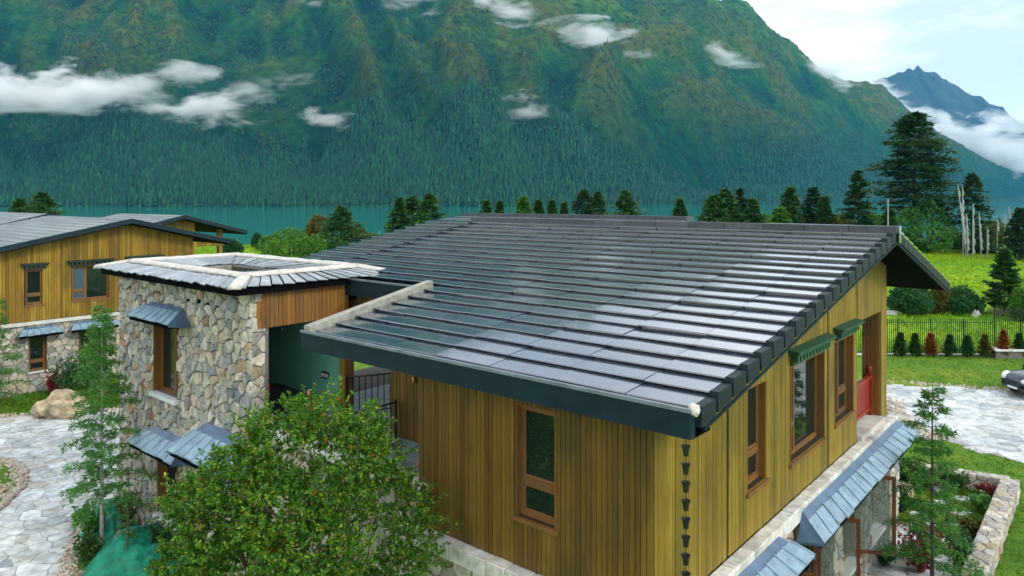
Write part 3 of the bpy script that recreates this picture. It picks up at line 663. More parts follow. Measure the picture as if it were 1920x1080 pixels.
def canopy(parent, f, s0, s1, t_top, t_eave, out, hip, n, seed, inner=0.0, band=0.36, label=None):
    """little lean-to hood of folded metal: plain flashing above, seamed sheets below, hipped ends"""
    c = bpy.data.objects.new('canopy', None); COL.objects.link(c); c.parent = parent
    if label: c['label'] = label
    def at(k, s): return (s, t_top + (t_eave - t_top) * k, inner + (out - inner) * k)   # k: 0 at wall, 1 at eave
    def e0(k): return s0 + hip * (1 - k)
    def e1(k): return s1 - hip * (1 - k)
    th = 0.03
    def slab(a, b_, k0, k1, lift):
        q = [at(k0, a[0]), at(k0, b_[0]), at(k1, b_[1]), at(k1, a[1])]
        return [(x, y - th + lift, z) for x, y, z in q] + [(x, y + lift, z) for x, y, z in q]
    MB(f).hexa(slab((e0(0), e0(band)), (e1(0), e1(band)), 0, band, 0.0)).build('flashing', M['zinc'], c)
    g = random.Random(seed)
    for i in range(n):
        fa, fb = i / n, (i + 1) / n
        A = [e0(k) + (e1(k) - e0(k)) * fa + 0.008 for k in (band, 1)]; B = [e0(k) + (e1(k) - e0(k)) * fb - 0.008 for k in (band, 1)]
        l = g.uniform(0.0, 0.018) + 0.012
        mb = MB(f).hexa(slab((A[0], A[1]), (B[0], B[1]), band - 0.06, 1.0 + g.uniform(-.03, .03), l))
        q = slab((B[0] - 0.02, B[1] - 0.02), (B[0] + 0.004, B[1] + 0.004), band - 0.06, 1.0, l + 0.03); mb.hexa(q)
        mb.build('metal_sheet', M['zinc_sheet'], c)
    for s_a, s_b in ((s0 + hip, s0), (s1 - hip, s1)):
        MB(f).add([(s_a, t_top - 0.012, inner), (s_b, t_eave - 0.012, out), (s_b, t_eave - 0.10, inner), (s_a, t_top - 0.06, inner), (s_b, t_eave - 0.06, out), (s_b, t_eave - 0.14, inner)],
                  [(0, 1, 2), (3, 5, 4), (0, 3, 4, 1), (1, 4, 5, 2), (2, 5, 3, 0)]).build('hip_sheet', M['zinc'], c)
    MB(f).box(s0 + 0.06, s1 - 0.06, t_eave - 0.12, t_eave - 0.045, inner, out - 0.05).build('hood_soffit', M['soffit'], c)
    return c

# ------------------------------------------------------------------ the large timber house
HOUSE = thing('timber_house', 'large timber-clad house with stepped dark slate roof over a stone lower storey', 'house', hw(0, 0), TH)
G, EV = FR['g'], FR['e']
KS, EB, RIDGE_B = 0.1878, -0.46, 9.23
def RT(b_): return 6.42 + (b_ - EB) * KS if b_ <= RIDGE_B else 6.42 + (RIDGE_B - EB) * KS - (b_ - RIDGE_B) * 0.276
def under(b_): return RT(b_) - 0.30
NOTCH_A, NOTCH_B, LEFT_A, STRIP_A = 6.95, 2.62, 13.7, 11.65

# gable wall (faces along -a)
G_HOLES = [(3.02, 3.86, 4.10, 5.80), (5.02, 7.00, 4.02, 5.80), (7.70, 9.08, 4.10, 5.86)]
gw = wall_core(HOUSE, 'gable_wall', G, 0.0, 9.42, 3.30, under, G_HOLES, -0.24, -0.002, M['wall_core'])
planks(gw, 'g', 0.0, 9.42, 3.335, lambda s: under(s) + 0.02, G_HOLES, M['gable_timber'], 0.080, 3, gaps=(2.3, 7.25, 9.36))
window(HOUSE, G, *G_HOLES[0], transom=4.62, deep=0.10)
window(HOUSE, G, *G_HOLES[1], split=5.62, transom=4.62, deep=0.12)
window(HOUSE, G, *G_HOLES[2], split=8.42, transom=4.62, deep=0.12, swap=True)
cornice(HOUSE, G, 4.95, 7.07, 5.84, M['cornice_green'], 0.28); cornice(HOUSE, G, 7.62, 9.16, 5.90, M['cornice_green'], 0.26)
# gable above the porch opening, and the end wall of the porch
hd = wall_core(HOUSE, 'porch_lintel', G, 9.425, 12.05, 6.08, under, [], -0.24, -0.002, M['wall_core'])
planks(hd, 'g', 9.43, 12.05, 6.07, lambda s: under(s) + 0.02, [], M['gable_timber'], 0.098, 4)
pw = MB(None).box(11.52, 12.03, 0.0, 0.42, 3.30, 6.30).build('porch_wall', M['wall_core'], HOUSE)
planks(pw, 'g', 11.50, 12.05, 3.335, lambda s: 6.07, [], M['gable_timber'], 0.098, 5)
planks(pw, 'e', 0.0, 0.42, 3.335, lambda s: 6.07, [], M['panel_timber'], 0.11, 6, off=11.51)
pf = MB(None).box(9.46, 11.5, -0.12, 1.2, 3.20, 3.42).build('porch_floor', M['coping'], HOUSE)
rl = bpy.data.objects.new('railing', None); COL.objects.link(rl); rl.parent = HOUSE; rl['label'] = 'red painted balustrade panel in the porch opening'
MB(G).box(9.52, 11.45, 4.34, 4.42, -0.28, -0.18).build('handrail', M['red_paint'], rl)
MB(G).box(9.52, 11.45, 3.55, 3.63, -0.27, -0.19).build('bottom_rail', M['red_paint'], rl)
sl = MB(G).box(0, 0.145, 0, 0.71, 0, 0.03).mesh('slat')
for i in range(12):
    o = link('slat', sl, M['red_paint'], rl); o.location = (9.54 + i * 0.158, 0.245, 3.63)
for s_ in (9.50, 11.40):
    MB(G).box(s_, s_ + 0.09, 3.42, 4.50, -0.29, -0.17).build('newel', M['red_paint'], rl)
    MB(None).lathe([(0.05, 0), (0.03, 0.03), (0.065, 0.09), (0.05, 0.15), (0.01, 0.17)], 10, (s_ + .045, 0.23, 4.50)).build('finial', M['red_paint'], rl, True)

# eave wall (faces along -b)
E_HOLES = [(1.58, 2.35, 4.08, 5.80)]
ew = wall_core(HOUSE, 'eave_wall', EV, 0.002, 4.47, 3.30, lambda s: 6.05, E_HOLES, -0.24, -0.002, M['wall_core'])
planks(ew, 'e', 0.0, 4.50, 3.335, lambda s: 6.10, E_HOLES, M['shaded_eave_timber'], 0.088, 8)
window(HOUSE, EV, *E_HOLES[0], transom=4.62, deep=0.07, sill_out=0.06)
MB(None).box(-0.03, 0.0, 4.5, 4.53, 3.335, 6.10).build('corner_board', M['shaded_eave_timber'], HOUSE)
MB(None).box(0.0, 1.9, 4.475, 4.50, 3.30, 6.2).build('return_wall', M['wall_core'], HOUSE)

# stone ledge round the foot of the timber walls
lg = MB(None).box(-0.16, -0.001, -0.16, 4.5, 3.06, 3.28).box(-0.001, 12.2, -0.18, -0.001, 3.06, 3.28).build('ledge', M['mortar'], HOUSE)
g = random.Random(5); t = -0.24
while t < 4.5:
    l = g.uniform(0.34, 0.52); e = min(t + l, 4.62); MB(None).cbox(-0.24 - g.uniform(0, .012), -0.004, t + 0.006, e - 0.006, 3.07, 3.325 + g.uniform(-.006, .006), 0.012).build('ledge_stone', M['ledge_stone'], lg); t = e
t = 0.0
while t < 12.3:
    l = g.uniform(0.36, 0.60); e = min(t + l, 12.4); MB(None).cbox(t + 0.006, e - 0.006, -0.26 - g.uniform(0, .012), -0.034, 3.07, 3.325 + g.uniform(-.006, .006), 0.012).build('ledge_stone', M['ledge_stone'], lg); t = e

# stone lower storey
lw = MB(None).box(-0.09, 0.3, -0.02, 9.7, -0.2, 3.06).build('lower_wall', M['mortar'], HOUSE)
stones(lw, 'stone', cells(0, 9.6, 0.0, 3.05, 0.34, 0.27, 21), shifted(EV, dx=-0.09), M['rubble'], limit=160, order=lambda p: -(p[0][1] - 0.25 * p[0][0]), seed=2)
gl = bpy.data.objects.new('garden_front', None); COL.objects.link(gl); gl.parent = HOUSE
MB(None).box(0.3, 12.7, 0.25, 0.6, -0.2, 3.05).build('recessed_wall', M['panel_timber'], gl)
for k, (p0, p1) in enumerate(((0.0, 1.6), (4.30, 4.75), (7.15, 7.80), (9.50, 10.0), (11.75, 12.75))):
    pl = MB(None).box(p0 + .02, p1 - .02, -0.14, 0.25, -0.2, 3.05).build('stone_pier', M['mortar'], HOUSE)
    stones(pl, 'stone', cells(p0, p1, 0.0, 3.05, 0.27, 0.25, 40 + k), shifted(G, dy=-0.14), M['rubble'], seed=k, limit=60)
    stones(pl, 'stone', cells(-0.12, 0.24, 0.0, 3.05, 0.27, 0.25, 50 + k), shifted(EV, dx=p0 + .02), M['rubble'], seed=k, limit=60)
for k, (s0, s1, sp) in enumerate(((1.75, 4.2, 2.9), (4.9, 7.05, 5.9), (7.95, 9.4, 8.5), (10.1, 11.65, 10.9))):
    window(HOUSE, shifted(G, dy=0.25), s0, s1, 0.62, 2.62, split=sp, transom=1.15, deep=-0.09, sill='white_sill', sill_out=0.35, sill_t=0.10, casing=False)
def open_sash(s, w, ang, z0, z1):
    h = bpy.data.objects.new('open_sash', None); COL.objects.link(h); h.parent = HOUSE; h.location = (s, 0.10, 0); h.rotation_euler = (0, 0, ang); h['label'] = 'window sash swung open on its hinges'
    MB(None).box(0, 0.07, -0.025, 0.025, z0, z1).box(w - 0.07, w, -0.025, 0.025, z0, z1).box(0.07, w - .07, -0.025, 0.025, z0, z0 + 0.07).box(0.07, w - .07, -0.025, 0.025, z1 - 0.07, z1).build('sash', M['sash_paint'], h)
    MB(None).box(0.07, w - 0.07, -0.004, 0.004, z0 + 0.07, z1 - 0.07).build('pane', M['clear_glass'], h)
open_sash(9.35, 0.95, math.radians(-62), 0.75, 2.55); open_sash(6.95, 0.8, math.radians(-75), 0.75, 2.45); open_sash(4.1, 0.8, math.radians(-70), 0.75, 2.45)
canopy(HOUSE, G, 4.65, 12.35, 3.24, 2.90, 0.74, 0.30, 17, 3, inner=0.27, label='long hood of blue grey metal sheets over the garden windows')
canopy(HOUSE, G, 1.6, 4.12, 3.20, 2.88, 0.76, 0.34, 6, 4, inner=0.27, label='short hood of blue grey metal sheets next to the corner')

# terrace between house and tower
tf = MB(None).box(0.02, 8.0, 4.53, 13.5, 3.30, 3.58).build('terrace', M['mortar'], HOUSE)
for i in range(11):
    for j in range(11):
        b0, a0 = 0.16 + i * 0.62, 4.56 + j * 0.62
        if b0 > 1.9 and a0 < 7.3: continue
        MB(None).cbox(b0 + .005, b0 + .615, a0 + .005, a0 + .615, 3.58, 3.605, 0.004).build('paving_tile', M['terrace_tile'], tf)
pp = MB(None).box(-0.10, 0.14, 4.54, 9.75, 3.0, 3.92).build('terrace_parapet', M['mortar'], HOUSE)
t = 4.30
for l in (1.1, 1.15, 1.1, 1.15, 1.1):
    MB(None).cbox(-0.26, 0.20, t + .005, t + l - .005, 3.92, 4.05, 0.015).build('coping_stone', M['coping'], pp); t += l
stones(pp, 'stone', cells(4.5, 9.7, 3.06, 3.9, 0.34, 0.27, 22), shifted(EV, dx=-0.10), M['rubble'], seed=6)
rw = MB(None).box(1.92, 2.1, 4.5, 7.56, 3.60, 6.6).build('recessed_wall', M['wall_core'], HOUSE)
planks(rw, 'e', 4.5, 7.58, 3.74, lambda s: 6.62, [], M['shaded_eave_timber'], 0.112, 9, off=1.92)
MB(None).box(1.86, 1.92, 4.5, 7.6, 3.605, 3.735).build('skirting', M['terrace_tile'], HOUSE)
MB(None).box(2.10, 6.0, 7.40, 7.56, 3.60, 6.9).build('passage_wall', M['wall_core'], HOUSE)
hp = MB(None).box(2.80, 2.95, 7.56, 13.4, 5.95, 6.72).build('passage_lintel', M['wall_core'], HOUSE)
planks(hp, 'e', 7.58, 13.4, 5.95, lambda s: 6.74, [], M['panel_timber'], 0.12, 10, off=2.80)
MB(None).box(7.85, 8.05, 7.4, 13.6, 3.3, 4.9).build('rear_parapet', M['wall_core'], HOUSE); MB(None).box(7.8, 8.1, 7.4, 13.6, 4.902, 4.98).build('rear_coping', M['coping'], HOUSE)
lt = bpy.data.objects.new('wall_lamp', None); COL.objects.link(lt); lt.parent = HOUSE
MB(None).lathe([(0.035, 0), (0.04, 0.02), (0.04, 0.11), (0.02, 0.14)], 12, (1.82, 6.72, 5.02)).build('lamp_shade', M['brass'], lt, True)
MB(None).box(1.84, 1.895, 6.69, 6.75, 5.06, 5.10).build('bracket', M['brass'], lt)
# stair rails in black iron
def iron_rail(p, q, z0, h, nb, label):
    r = bpy.data.objects.new('iron_railing', None); COL.objects.link(r); r.parent = HOUSE; r['label'] = label
    p, q = Vector((*p, 0)), Vector((*q, 0))
    MB(None).tube([p + Vector((0, 0, z0 + h)), q + Vector((0, 0, z0 + h))], 0.022, 6).build('handrail', M['dark_metal'], r)
    MB(None).tube([p + Vector((0, 0, z0 + .08)), q + Vector((0, 0, z0 + .08))], 0.014, 6).build('bottom_rail', M['dark_metal'], r)
    me = MB(None).box(-.009, .009, -.009, .009, 0, h).mesh('baluster'); mp = MB(None).box(-.02, .02, -.02, .02, 0, h + .05).mesh('post')
    for i in range(nb + 1):
        o = link('post' if i in (0, nb) else 'baluster', mp if i in (0, nb) else me, M['dark_metal'], r); w_ = p.lerp(q, i / nb); o.location = (w_.x, w_.y, z0)
iron_rail((1.80, 7.28), (0.35, 7.28), 3.60, 0.92, 11, 'black iron balustrade running out from the recessed timber wall')
iron_rail((2.35, 9.75), (3.45, 9.2), 3.60, 0.95, 8, 'black iron balustrade beside the timber post')
iron_rail((3.45, 9.2), (3.35, 7.75), 3.60, 0.95, 10, 'black iron balustrade across the passage')
MB(None).box(0.3, 1.85, 7.16, 7.40, 3.605, 3.72).build('stair_kerb', M['coping'], HOUSE)

# roof
roof = bpy.data.objects.new('roof', None); COL.objects.link(roof); roof.parent = HOUSE; roof['label'] = 'wide low roof of long dark wet slates laid in steps'
def slope_slab(mb, b0, b1, a0, a1, up, dn):
    mb.hexa([(b0, a0, RT(b0) - dn), (b1, a0, RT(b1) - dn), (b1, a1, RT(b1) - dn), (b0, a1, RT(b0) - dn), (b0, a0, RT(b0) - up), (b1, a0, RT(b1) - up), (b1, a1, RT(b1) - up), (b0, a1, RT(b0) - up)])
mb = MB(None); slope_slab(mb, EB + .02, RIDGE_B, -0.80, NOTCH_A, 0.105, 0.30); slope_slab(mb, NOTCH_B, RIDGE_B, NOTCH_A + .001, LEFT_A - .02, 0.105, 0.30)
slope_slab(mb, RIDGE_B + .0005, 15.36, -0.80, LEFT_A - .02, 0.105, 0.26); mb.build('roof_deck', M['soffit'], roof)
CP = (RIDGE_B - EB) / 21
def tile_mesh(w, L_=CP + 0.05, th=0.016, dip=0.052):
    z1 = KS * L_ - dip; c = 0.006; u_ = 0.07; k = z1 / L_
    mb = MB(None).hexa([(0, 0, -th), (L_, 0, z1 - th), (L_, w, z1 - th), (0, w, -th), (c, 0, 0), (L_, 0, z1), (L_, w, z1), (c, w, 0)])
    return mb.hexa([(u_, 0.01, -0.075), (u_ + .2, 0.01, k * .2 - 0.075), (u_ + .2, w - .01, k * .2 - 0.075), (u_, w - .01, -0.075), (u_, 0.01, k * u_ - th - .001), (u_ + .2, 0.01, k * (u_ + .2) - th - .001), (u_ + .2, w - .01, k * (u_ + .2) - th - .001), (u_, w - .01, k * u_ - th - .001)]).mesh('roof_tile')
TW = 1.18; first = -0.785; joints = [first] + [0.14 + k * TW for k in range(6)] + [NOTCH_A - 0.0]
g = random.Random(9); tmesh = {}
def put_tile(b0, a0, a1, lift=0.0, base=None):
    w = round(a1 - a0 - 0.010, 3)
    if w not in tmesh: tmesh[w] = tile_mesh(w)
    o = link('roof_tile', tmesh[w], M['roof_slate'], roof); z = (base if base is not None else RT(b0)) + lift
    o.location = (b0 + g.uniform(-.004, .004), a0 + 0.005, z + g.uniform(-.003, .004)); o.rotation_euler = (g.uniform(-.005, .005), g.uniform(-.008, .008), 0)
for i in range(21):
    b0 = EB + i * CP
    for a0, a1 in zip(joints[:-1], joints[1:]): put_tile(b0, a0, a1)
    if b0 > NOTCH_B - 0.05:
        q = np.linspace(NOTCH_A, STRIP_A, 5)
        for a0, a1 in zip(q[:-1], q[1:]): put_tile(b0, a0, a1)
        q = (STRIP_A, 12.68, LEFT_A)
        for a0, a1 in zip(q[:-1], q[1:]): put_tile(b0 - CP * 0.45, a0, a1, 0.035)
vt = MB(None).hexa([(0, -0.115, -0.24), (CP - .055, -0.115, KS * (CP - .055) - 0.27), (CP - .055, 0, KS * (CP - .055) - 0.27), (0, 0, -0.24),
                    (0, -0.115, 0.012), (CP - .055, -0.115, KS * CP - 0.060), (CP - .055, 0, KS * CP - 0.060), (0, 0, 0.012)]).mesh('verge_tile')
for i in range(21):
    o = link('verge_tile', vt, M['verge_slate'], roof); o.location = (EB + i * CP, first - 0.004, RT(EB + i * CP) + g.uniform(-.003, .003)); o.rotation_euler = (0, g.uniform(-.008, .008), 0)
rt_ = MB(None).box(0, 0.44, 0, 0.98, -0.10, 0.045).mesh('ridge_tile')
a0 = first - 0.14
while a0 < STRIP_A:
    o = link('ridge_tile', rt_, M['ridge_slate'], roof); o.location = (RIDGE_B - 0.20, a0, RT(RIDGE_B) + 0.02 + g.uniform(-.006, .006)); o.rotation_euler = (g.uniform(-.004, .004), g.uniform(-.02, .02), 0); a0 += 0.99
MB(None).box(RIDGE_B - 0.09, RIDGE_B + 0.09, first - 0.17, first - 0.14, RT(RIDGE_B) - 0.30, RT(RIDGE_B) + 0.06).build('ridge_end', M['roof_slate'], roof)
NR = 13; RP = (15.40 - RIDGE_B) / NR
for i in range(NR):
    b0 = RIDGE_B + i * RP; w = LEFT_A - first
    mb = MB(None); mb.hexa([(b0, first - .14, RT(b0 + .01) - 0.06), (b0 + RP + .04, first - .14, RT(b0 + RP) - 0.045), (b0 + RP + .04, LEFT_A, RT(b0 + RP) - 0.045), (b0, LEFT_A, RT(b0 + .01) - 0.06),
                            (b0, first - .14, RT(b0 + .01) - 0.01), (b0 + RP + .04, first - .14, RT(b0 + RP) + 0.02), (b0 + RP + .04, LEFT_A, RT(b0 + RP) + 0.02), (b0, LEFT_A, RT(b0 + .01) - 0.01)])
    mb.build('rear_course', M['roof_slate'], roof)
    MB(None).hexa([(b0 + .03, first - .145, RT(b0) - 0.27), (b0 + RP - .03, first - .145, RT(b0 + RP) - 0.27), (b0 + RP - .03, first - .02, RT(b0 + RP) - 0.27), (b0 + .03, first - .02, RT(b0) - 0.27),
                   (b0 + .03, first - .145, RT(b0) - 0.07), (b0 + RP - .03, first - .145, RT(b0 + RP) - 0.05), (b0 + RP - .03, first - .02, RT(b0 + RP) - 0.05), (b0 + .03, first - .02, RT(b0) - 0.07)]).build('verge_tile', M['verge_slate'], roof)
for nm, b0, b1, DN in (('verge_trim', EB + .1, RIDGE_B, 0.318), ('verge_trim', RIDGE_B, 15.36, 0.318)):
    MB(None).hexa([(b0, -0.905, RT(b0) - DN), (b1, -0.905, RT(b1) - DN), (b1, -0.88, RT(b1) - DN), (b0, -0.88, RT(b0) - DN),
                   (b0, -0.905, RT(b0) - DN + 0.035), (b1, -0.905, RT(b1) - DN + 0.035), (b1, -0.88, RT(b1) - DN + 0.035), (b0, -0.88, RT(b0) - DN + 0.035)]).build(nm, M['fascia'], roof)
# upper roof standing up behind the ridge
UB, UZ, UA = 10.45, 8.37, 4.8
mb = MB(None).hexa([(RIDGE_B - .6, UA, 8.0), (UB, UA, 8.05), (UB, LEFT_A, 8.05), (RIDGE_B - .6, LEFT_A, 8.0), (RIDGE_B - .6, UA, 8.07), (UB, UA, UZ - .09), (UB, LEFT_A, UZ - .09), (RIDGE_B - .6, LEFT_A, 8.07)])
mb.hexa([(UB, UA, 7.6), (UB + 2.4, UA, 7.45), (UB + 2.4, LEFT_A, 7.45), (UB, LEFT_A, 7.6), (UB, UA, UZ), (UB + 2.4, UA, 7.7), (UB + 2.4, LEFT_A, 7.7), (UB, LEFT_A, UZ)]); mb.build('upper_deck', M['soffit'], roof)
for i in range(3):
    b0 = UB - (3 - i) * CP; q = np.linspace(UA - .1, LEFT_A, 8)
    for a0, a1 in zip(q[:-1], q[1:]): put_tile(b0, a0, a1, base=UZ - (3 - i) * CP * 0.115 - 0.02)
for i in range(9):
    o = link('ridge_tile', rt_, M['ridge_slate'], roof); o.location = (UB - 0.2, UA - .1 + i * 0.99, UZ + g.uniform(-.004, .006))
# eave beams, gutter lip, concrete edge of the notch
MB(None).box(EB - 0.15, EB - 0.02, -0.83, NOTCH_A + 0.24, 6.06, 6.395).build('fascia', M['fascia'], roof)
MB(None).box(EB - 0.17, EB - 0.145, -0.84, NOTCH_A + 0.25, 6.38, 6.425).box(EB - 0.145, EB - 0.03, -0.84, NOTCH_A + 0.25, 6.397, 6.40).build('gutter', M['gutter_lip'], roof)
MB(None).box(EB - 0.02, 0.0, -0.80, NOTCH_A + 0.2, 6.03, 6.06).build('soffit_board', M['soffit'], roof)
MB(None).box(NOTCH_B - 0.30, NOTCH_B - 0.14, NOTCH_A + 0.2, 11.7, RT(NOTCH_B) - 0.42, RT(NOTCH_B) - 0.03).build('fascia', M['fascia'], roof)
MB(None).box(NOTCH_B - 0.32, NOTCH_B - 0.295, NOTCH_A + 0.2, 11.7, RT(NOTCH_B) - 0.045, RT(NOTCH_B) + 0.0).build('gutter', M['gutter_lip'], roof)
mb = MB(None)
b0, b1 = EB - 0.10, NOTCH_B - 0.02
mb.hexa([(b0, NOTCH_A + .005, RT(b0) - .34), (b1, NOTCH_A + .005, RT(b1) - .34), (b1, NOTCH_A + .22, RT(b1) - .34), (b0, NOTCH_A + .22, RT(b0) - .34),
         (b0, NOTCH_A + .005, RT(b0) + .10), (b1, NOTCH_A + .005, RT(b1) + .10), (b1, NOTCH_A + .22, RT(b1) + .10), (b0, NOTCH_A + .22, RT(b0) + .10)]); mb.build('concrete_edge', M['concrete_strip'], roof)
# broken mortar at the corner of the gutter
bm = bmesh.new(); bmesh.ops.create_icosphere(bm, subdivisions=3, radius=1.0)
for v in bm.verts:
    v.co *= 1 + 0.35 * mnoise.fractal(v.co * 1.4 + Vector((4, 0, 0)), 0.8, 2.1, 4); v.co = Vector((v.co.x * .085, v.co.y * .075, v.co.z * .075))
me = bpy.data.meshes.new('mortar_patch'); bm.to_mesh(me); bm.free(); o = link('mortar_patch', me, M['lime_mortar'], roof); o.location = (EB - 0.03, -0.82, 6.385)

# rain chain hanging from the gutter
rc = thing('rain_chain', 'rain chain of small black cups hanging from the front eave corner', 'rain chain', hw(-0.54, -0.74, 0.0), TH)
cup = MB(None).lathe([(0.022, -0.125), (0.030, -0.12), (0.042, -0.035), (0.047, -0.03), (0.055, 0.0), (0.050, 0.0), (0.036, -0.04), (0.020, -0.11)], 12).mesh('cup', smooth=False)
lk = MB(None).tube([(-0.022, 0, -0.03), (-0.012, 0, 0.085), (0.0, 0, 0.105), (0.012, 0, 0.085), (0.022, 0, -0.03)], 0.004, 5).mesh('link')
for i in range(27):
    o = link('cup', cup, M['dark_metal'], rc); o.location = (0, 0, 5.96 - i * 0.217); o = link('link', lk, M['dark_metal'], rc); o.location = (0, 0, 5.96 - i * 0.217)

# ------------------------------------------------------------------ the stone tower
TB, TA = -0.13, 9.80
TOWER = thing('stone_tower', 'square rubble stone tower with open-topped slate hip roof beside the timber house', 'tower', hw(TB, TA), TH)
TFE = FR['e']                                        # s = a - TA, outward = -b
TWD, TTOP = 7.09, 6.86
T_HOLES = [(13.27 - TA, 14.63 - TA, 3.90, 5.74), (13.20 - TA, 14.40 - TA, 0.80, 2.44)]
tw = wall_core(TOWER, 'stone_wall', TFE, 0.0, TWD, -0.3, lambda s: TTOP, T_HOLES, -0.40, -0.03, M['mortar'])
MB(None).box(0.0, 4.2, TWD - 0.35, TWD, -0.3, TTOP).build('far_wall', M['mortar'], TOWER)
pol = [cut_hole(p, (h[0] - .01, h[1] + .01, h[2] - .01, h[3] + .01)) if False else p for p in cells(0.0, TWD, -0.25, TTOP, 0.225, 0.185, 31, 0.32) for h in T_HOLES[:1]]
for h in T_HOLES: pol = [q for q in (cut_hole(p, h) for p in pol) if len(q) > 2 and area(q) > 0.006]
stones(tw, 'stone', pol, shifted(TFE, dx=0.03), M['rubble'], limit=300, order=lambda p: -(min(q[1] for q in p) + 0.28 * min(q[0] for q in p)), seed=4, gap=0.011, hmin=0.02, hmax=0.095, tilt=.03)
stones(tw, 'stone', cells(0.05, 0.38, -0.2, TTOP, 0.33, 0.26, 33, 0.0), lambda s, t, n: (s - 0.06, -n + 0.0, t), M['rubble'], limit=60, seed=5, hmin=0.005, hmax=0.03)
window(TOWER, TFE, *T_HOLES[0], split=13.80 - TA, transom=4.50, deep=0.16, sill='white_sill', sill_out=0.13, sill_t=0.11)
window(TOWER, TFE, *T_HOLES[1], split=13.66 - TA, transom=1.25, deep=0.16, sill='white_sill', sill_out=0.13, sill_t=0.11)
canopy(TOWER, TFE, 12.55 - TA, 14.95 - TA, 6.24, 5.92, 0.58, 0.34, 7, 11, inner=0.06, label='small metal hood over the upper tower window')
canopy(TOWER, TFE, 12.35 - TA, 14.85 - TA, 3.02, 2.66, 0.60, 0.36, 6, 12, inner=0.06, label='small metal hood over the lower tower window')
canopy(TOWER, TFE, 9.45 - TA, 12.15 - TA, 3.66, 3.10, 0.80, 0.42, 7, 13, inner=0.06, label='wide metal hood at the tower corner behind the tree')
# porch under the tower roof: timber lintel, green back wall, ceiling
ln = MB(None).box(0.12, 2.55, 0.0, 0.14, 6.06, 6.86).build('porch_lintel', M['wall_core'], TOWER)
planks(ln, 'g', 0.10, 2.56, 6.05, lambda s: 6.86, [], M['panel_timber'], 0.105, 14)
MB(None).box(2.58, 2.75, 0.12, 6.7, 3.61, 6.05).build('green_wall', M['green_wall'], TOWER)
MB(None).box(0.4, 2.575, TWD - 0.50, TWD - 0.36, 3.61, 6.5).build('end_wall', M['green_wall'], TOWER)
MB(None).box(0.0, 4.1, 0.15, TWD - .35, 6.40, 6.50).build('porch_ceiling', M['soffit'], TOWER)
MB(None).box(0.37, 2.58, 0.1, 6.74, 3.40, 3.60).build('porch_floor', M['terrace_tile'], TOWER)
MB(None).box(2.44, 2.70, -0.05, 0.12, 3.60, 6.055).build('timber_post', M['frame_timber'], TOWER)
MB(None).box(2.40, 2.44, -0.06, 0.13, 3.60, 6.055).build('post_trim', M['gable_timber'], TOWER)
MB(None).box(2.555, 2.578, 2.9, 2.96, 5.35, 5.43).build('wall_sensor', M['white_plastic'], TOWER)
sw = MB(None).box(2.562, 2.578, 0.80, 1.12, 4.34, 4.52).build('socket_plate', M['dark_metal'], TOWER)
for k in range(2): MB(None).box(2.550, 2.561, 0.84 + k * .15, 0.95 + k * .15, 4.385, 4.475).build('socket', M['white_plastic'], sw)
MB(None).box(0.62, 0.76, 0.55, 0.69, 3.60, 4.65).lathe([(0.05, 0), (0.035, 0.04), (0.085, 0.12), (0.07, 0.19), (0.01, 0.22)], 10, (0.69, 0.62, 4.65)).build('newel_post', M['red_paint'], TOWER)
MB(None).box(0.60, 0.68, 0.70, 1.9, 4.35, 4.43).build('handrail', M['red_paint'], TOWER)
MB(None).box(1.5, 2.3, 1.3, 2.9, 3.61, 3.98).build('bench', M['dark_metal'], TOWER)
# ring-shaped hip roof
TR = bpy.data.objects.new('roof', None); COL.objects.link(TR); TR.parent = TOWER; TR['label'] = 'square ring of pale slates with mortared ridges around an open top'
ox0, ox1, oy0, oy1 = -0.60, 3.85, -0.32, 7.10       # outer edge, in tower axes (x = b, y = a)
rx0, rx1, ry0, ry1 = 0.08, 3.10, 0.42, 6.35         # ridge
ix0, ix1, iy0, iy1 = 1.02, 2.28, 2.55, 5.05         # opening
OZ, RZ, IZ = 7.03, 7.20, 7.05
MB(None).box(ox0 + .1, ox1 - .1, oy0 + .1, iy0, 6.85, 6.98).box(ox0 + .1, ox1 - .1, iy1, oy1 - .1, 6.85, 6.98).box(ox0 + .1, ix0, iy0, iy1, 6.85, 6.98).box(ix1, ox1 - .1, iy0, iy1, 6.85, 6.98).build('roof_deck', M['soffit'], TR)
MB(None).box(ix0 - .12, ix0, iy0, iy1, 6.5, 7.02).box(ix1, ix1 + .12, iy0, iy1, 6.5, 7.02).box(ix0 - .12, ix1 + .12, iy0 - .12, iy0, 6.5, 7.02).box(ix0 - .12, ix1 + .12, iy1, iy1 + .12, 6.5, 7.02).build('opening_kerb', M['concrete_strip'], TR)
OUT = [(ox0, oy0), (ox0, oy1), (ox1, oy1), (ox1, oy0)]; RID = [(rx0, ry0), (rx0, ry1), (rx1, ry1), (rx1, ry0)]; INN = [(ix0, iy0), (ix0, iy1), (ix1, iy1), (ix1, iy0)]
g = random.Random(12)
def lerp3(p, q, t): return tuple(a + (b_ - a) * t for a, b_ in zip(p, q))
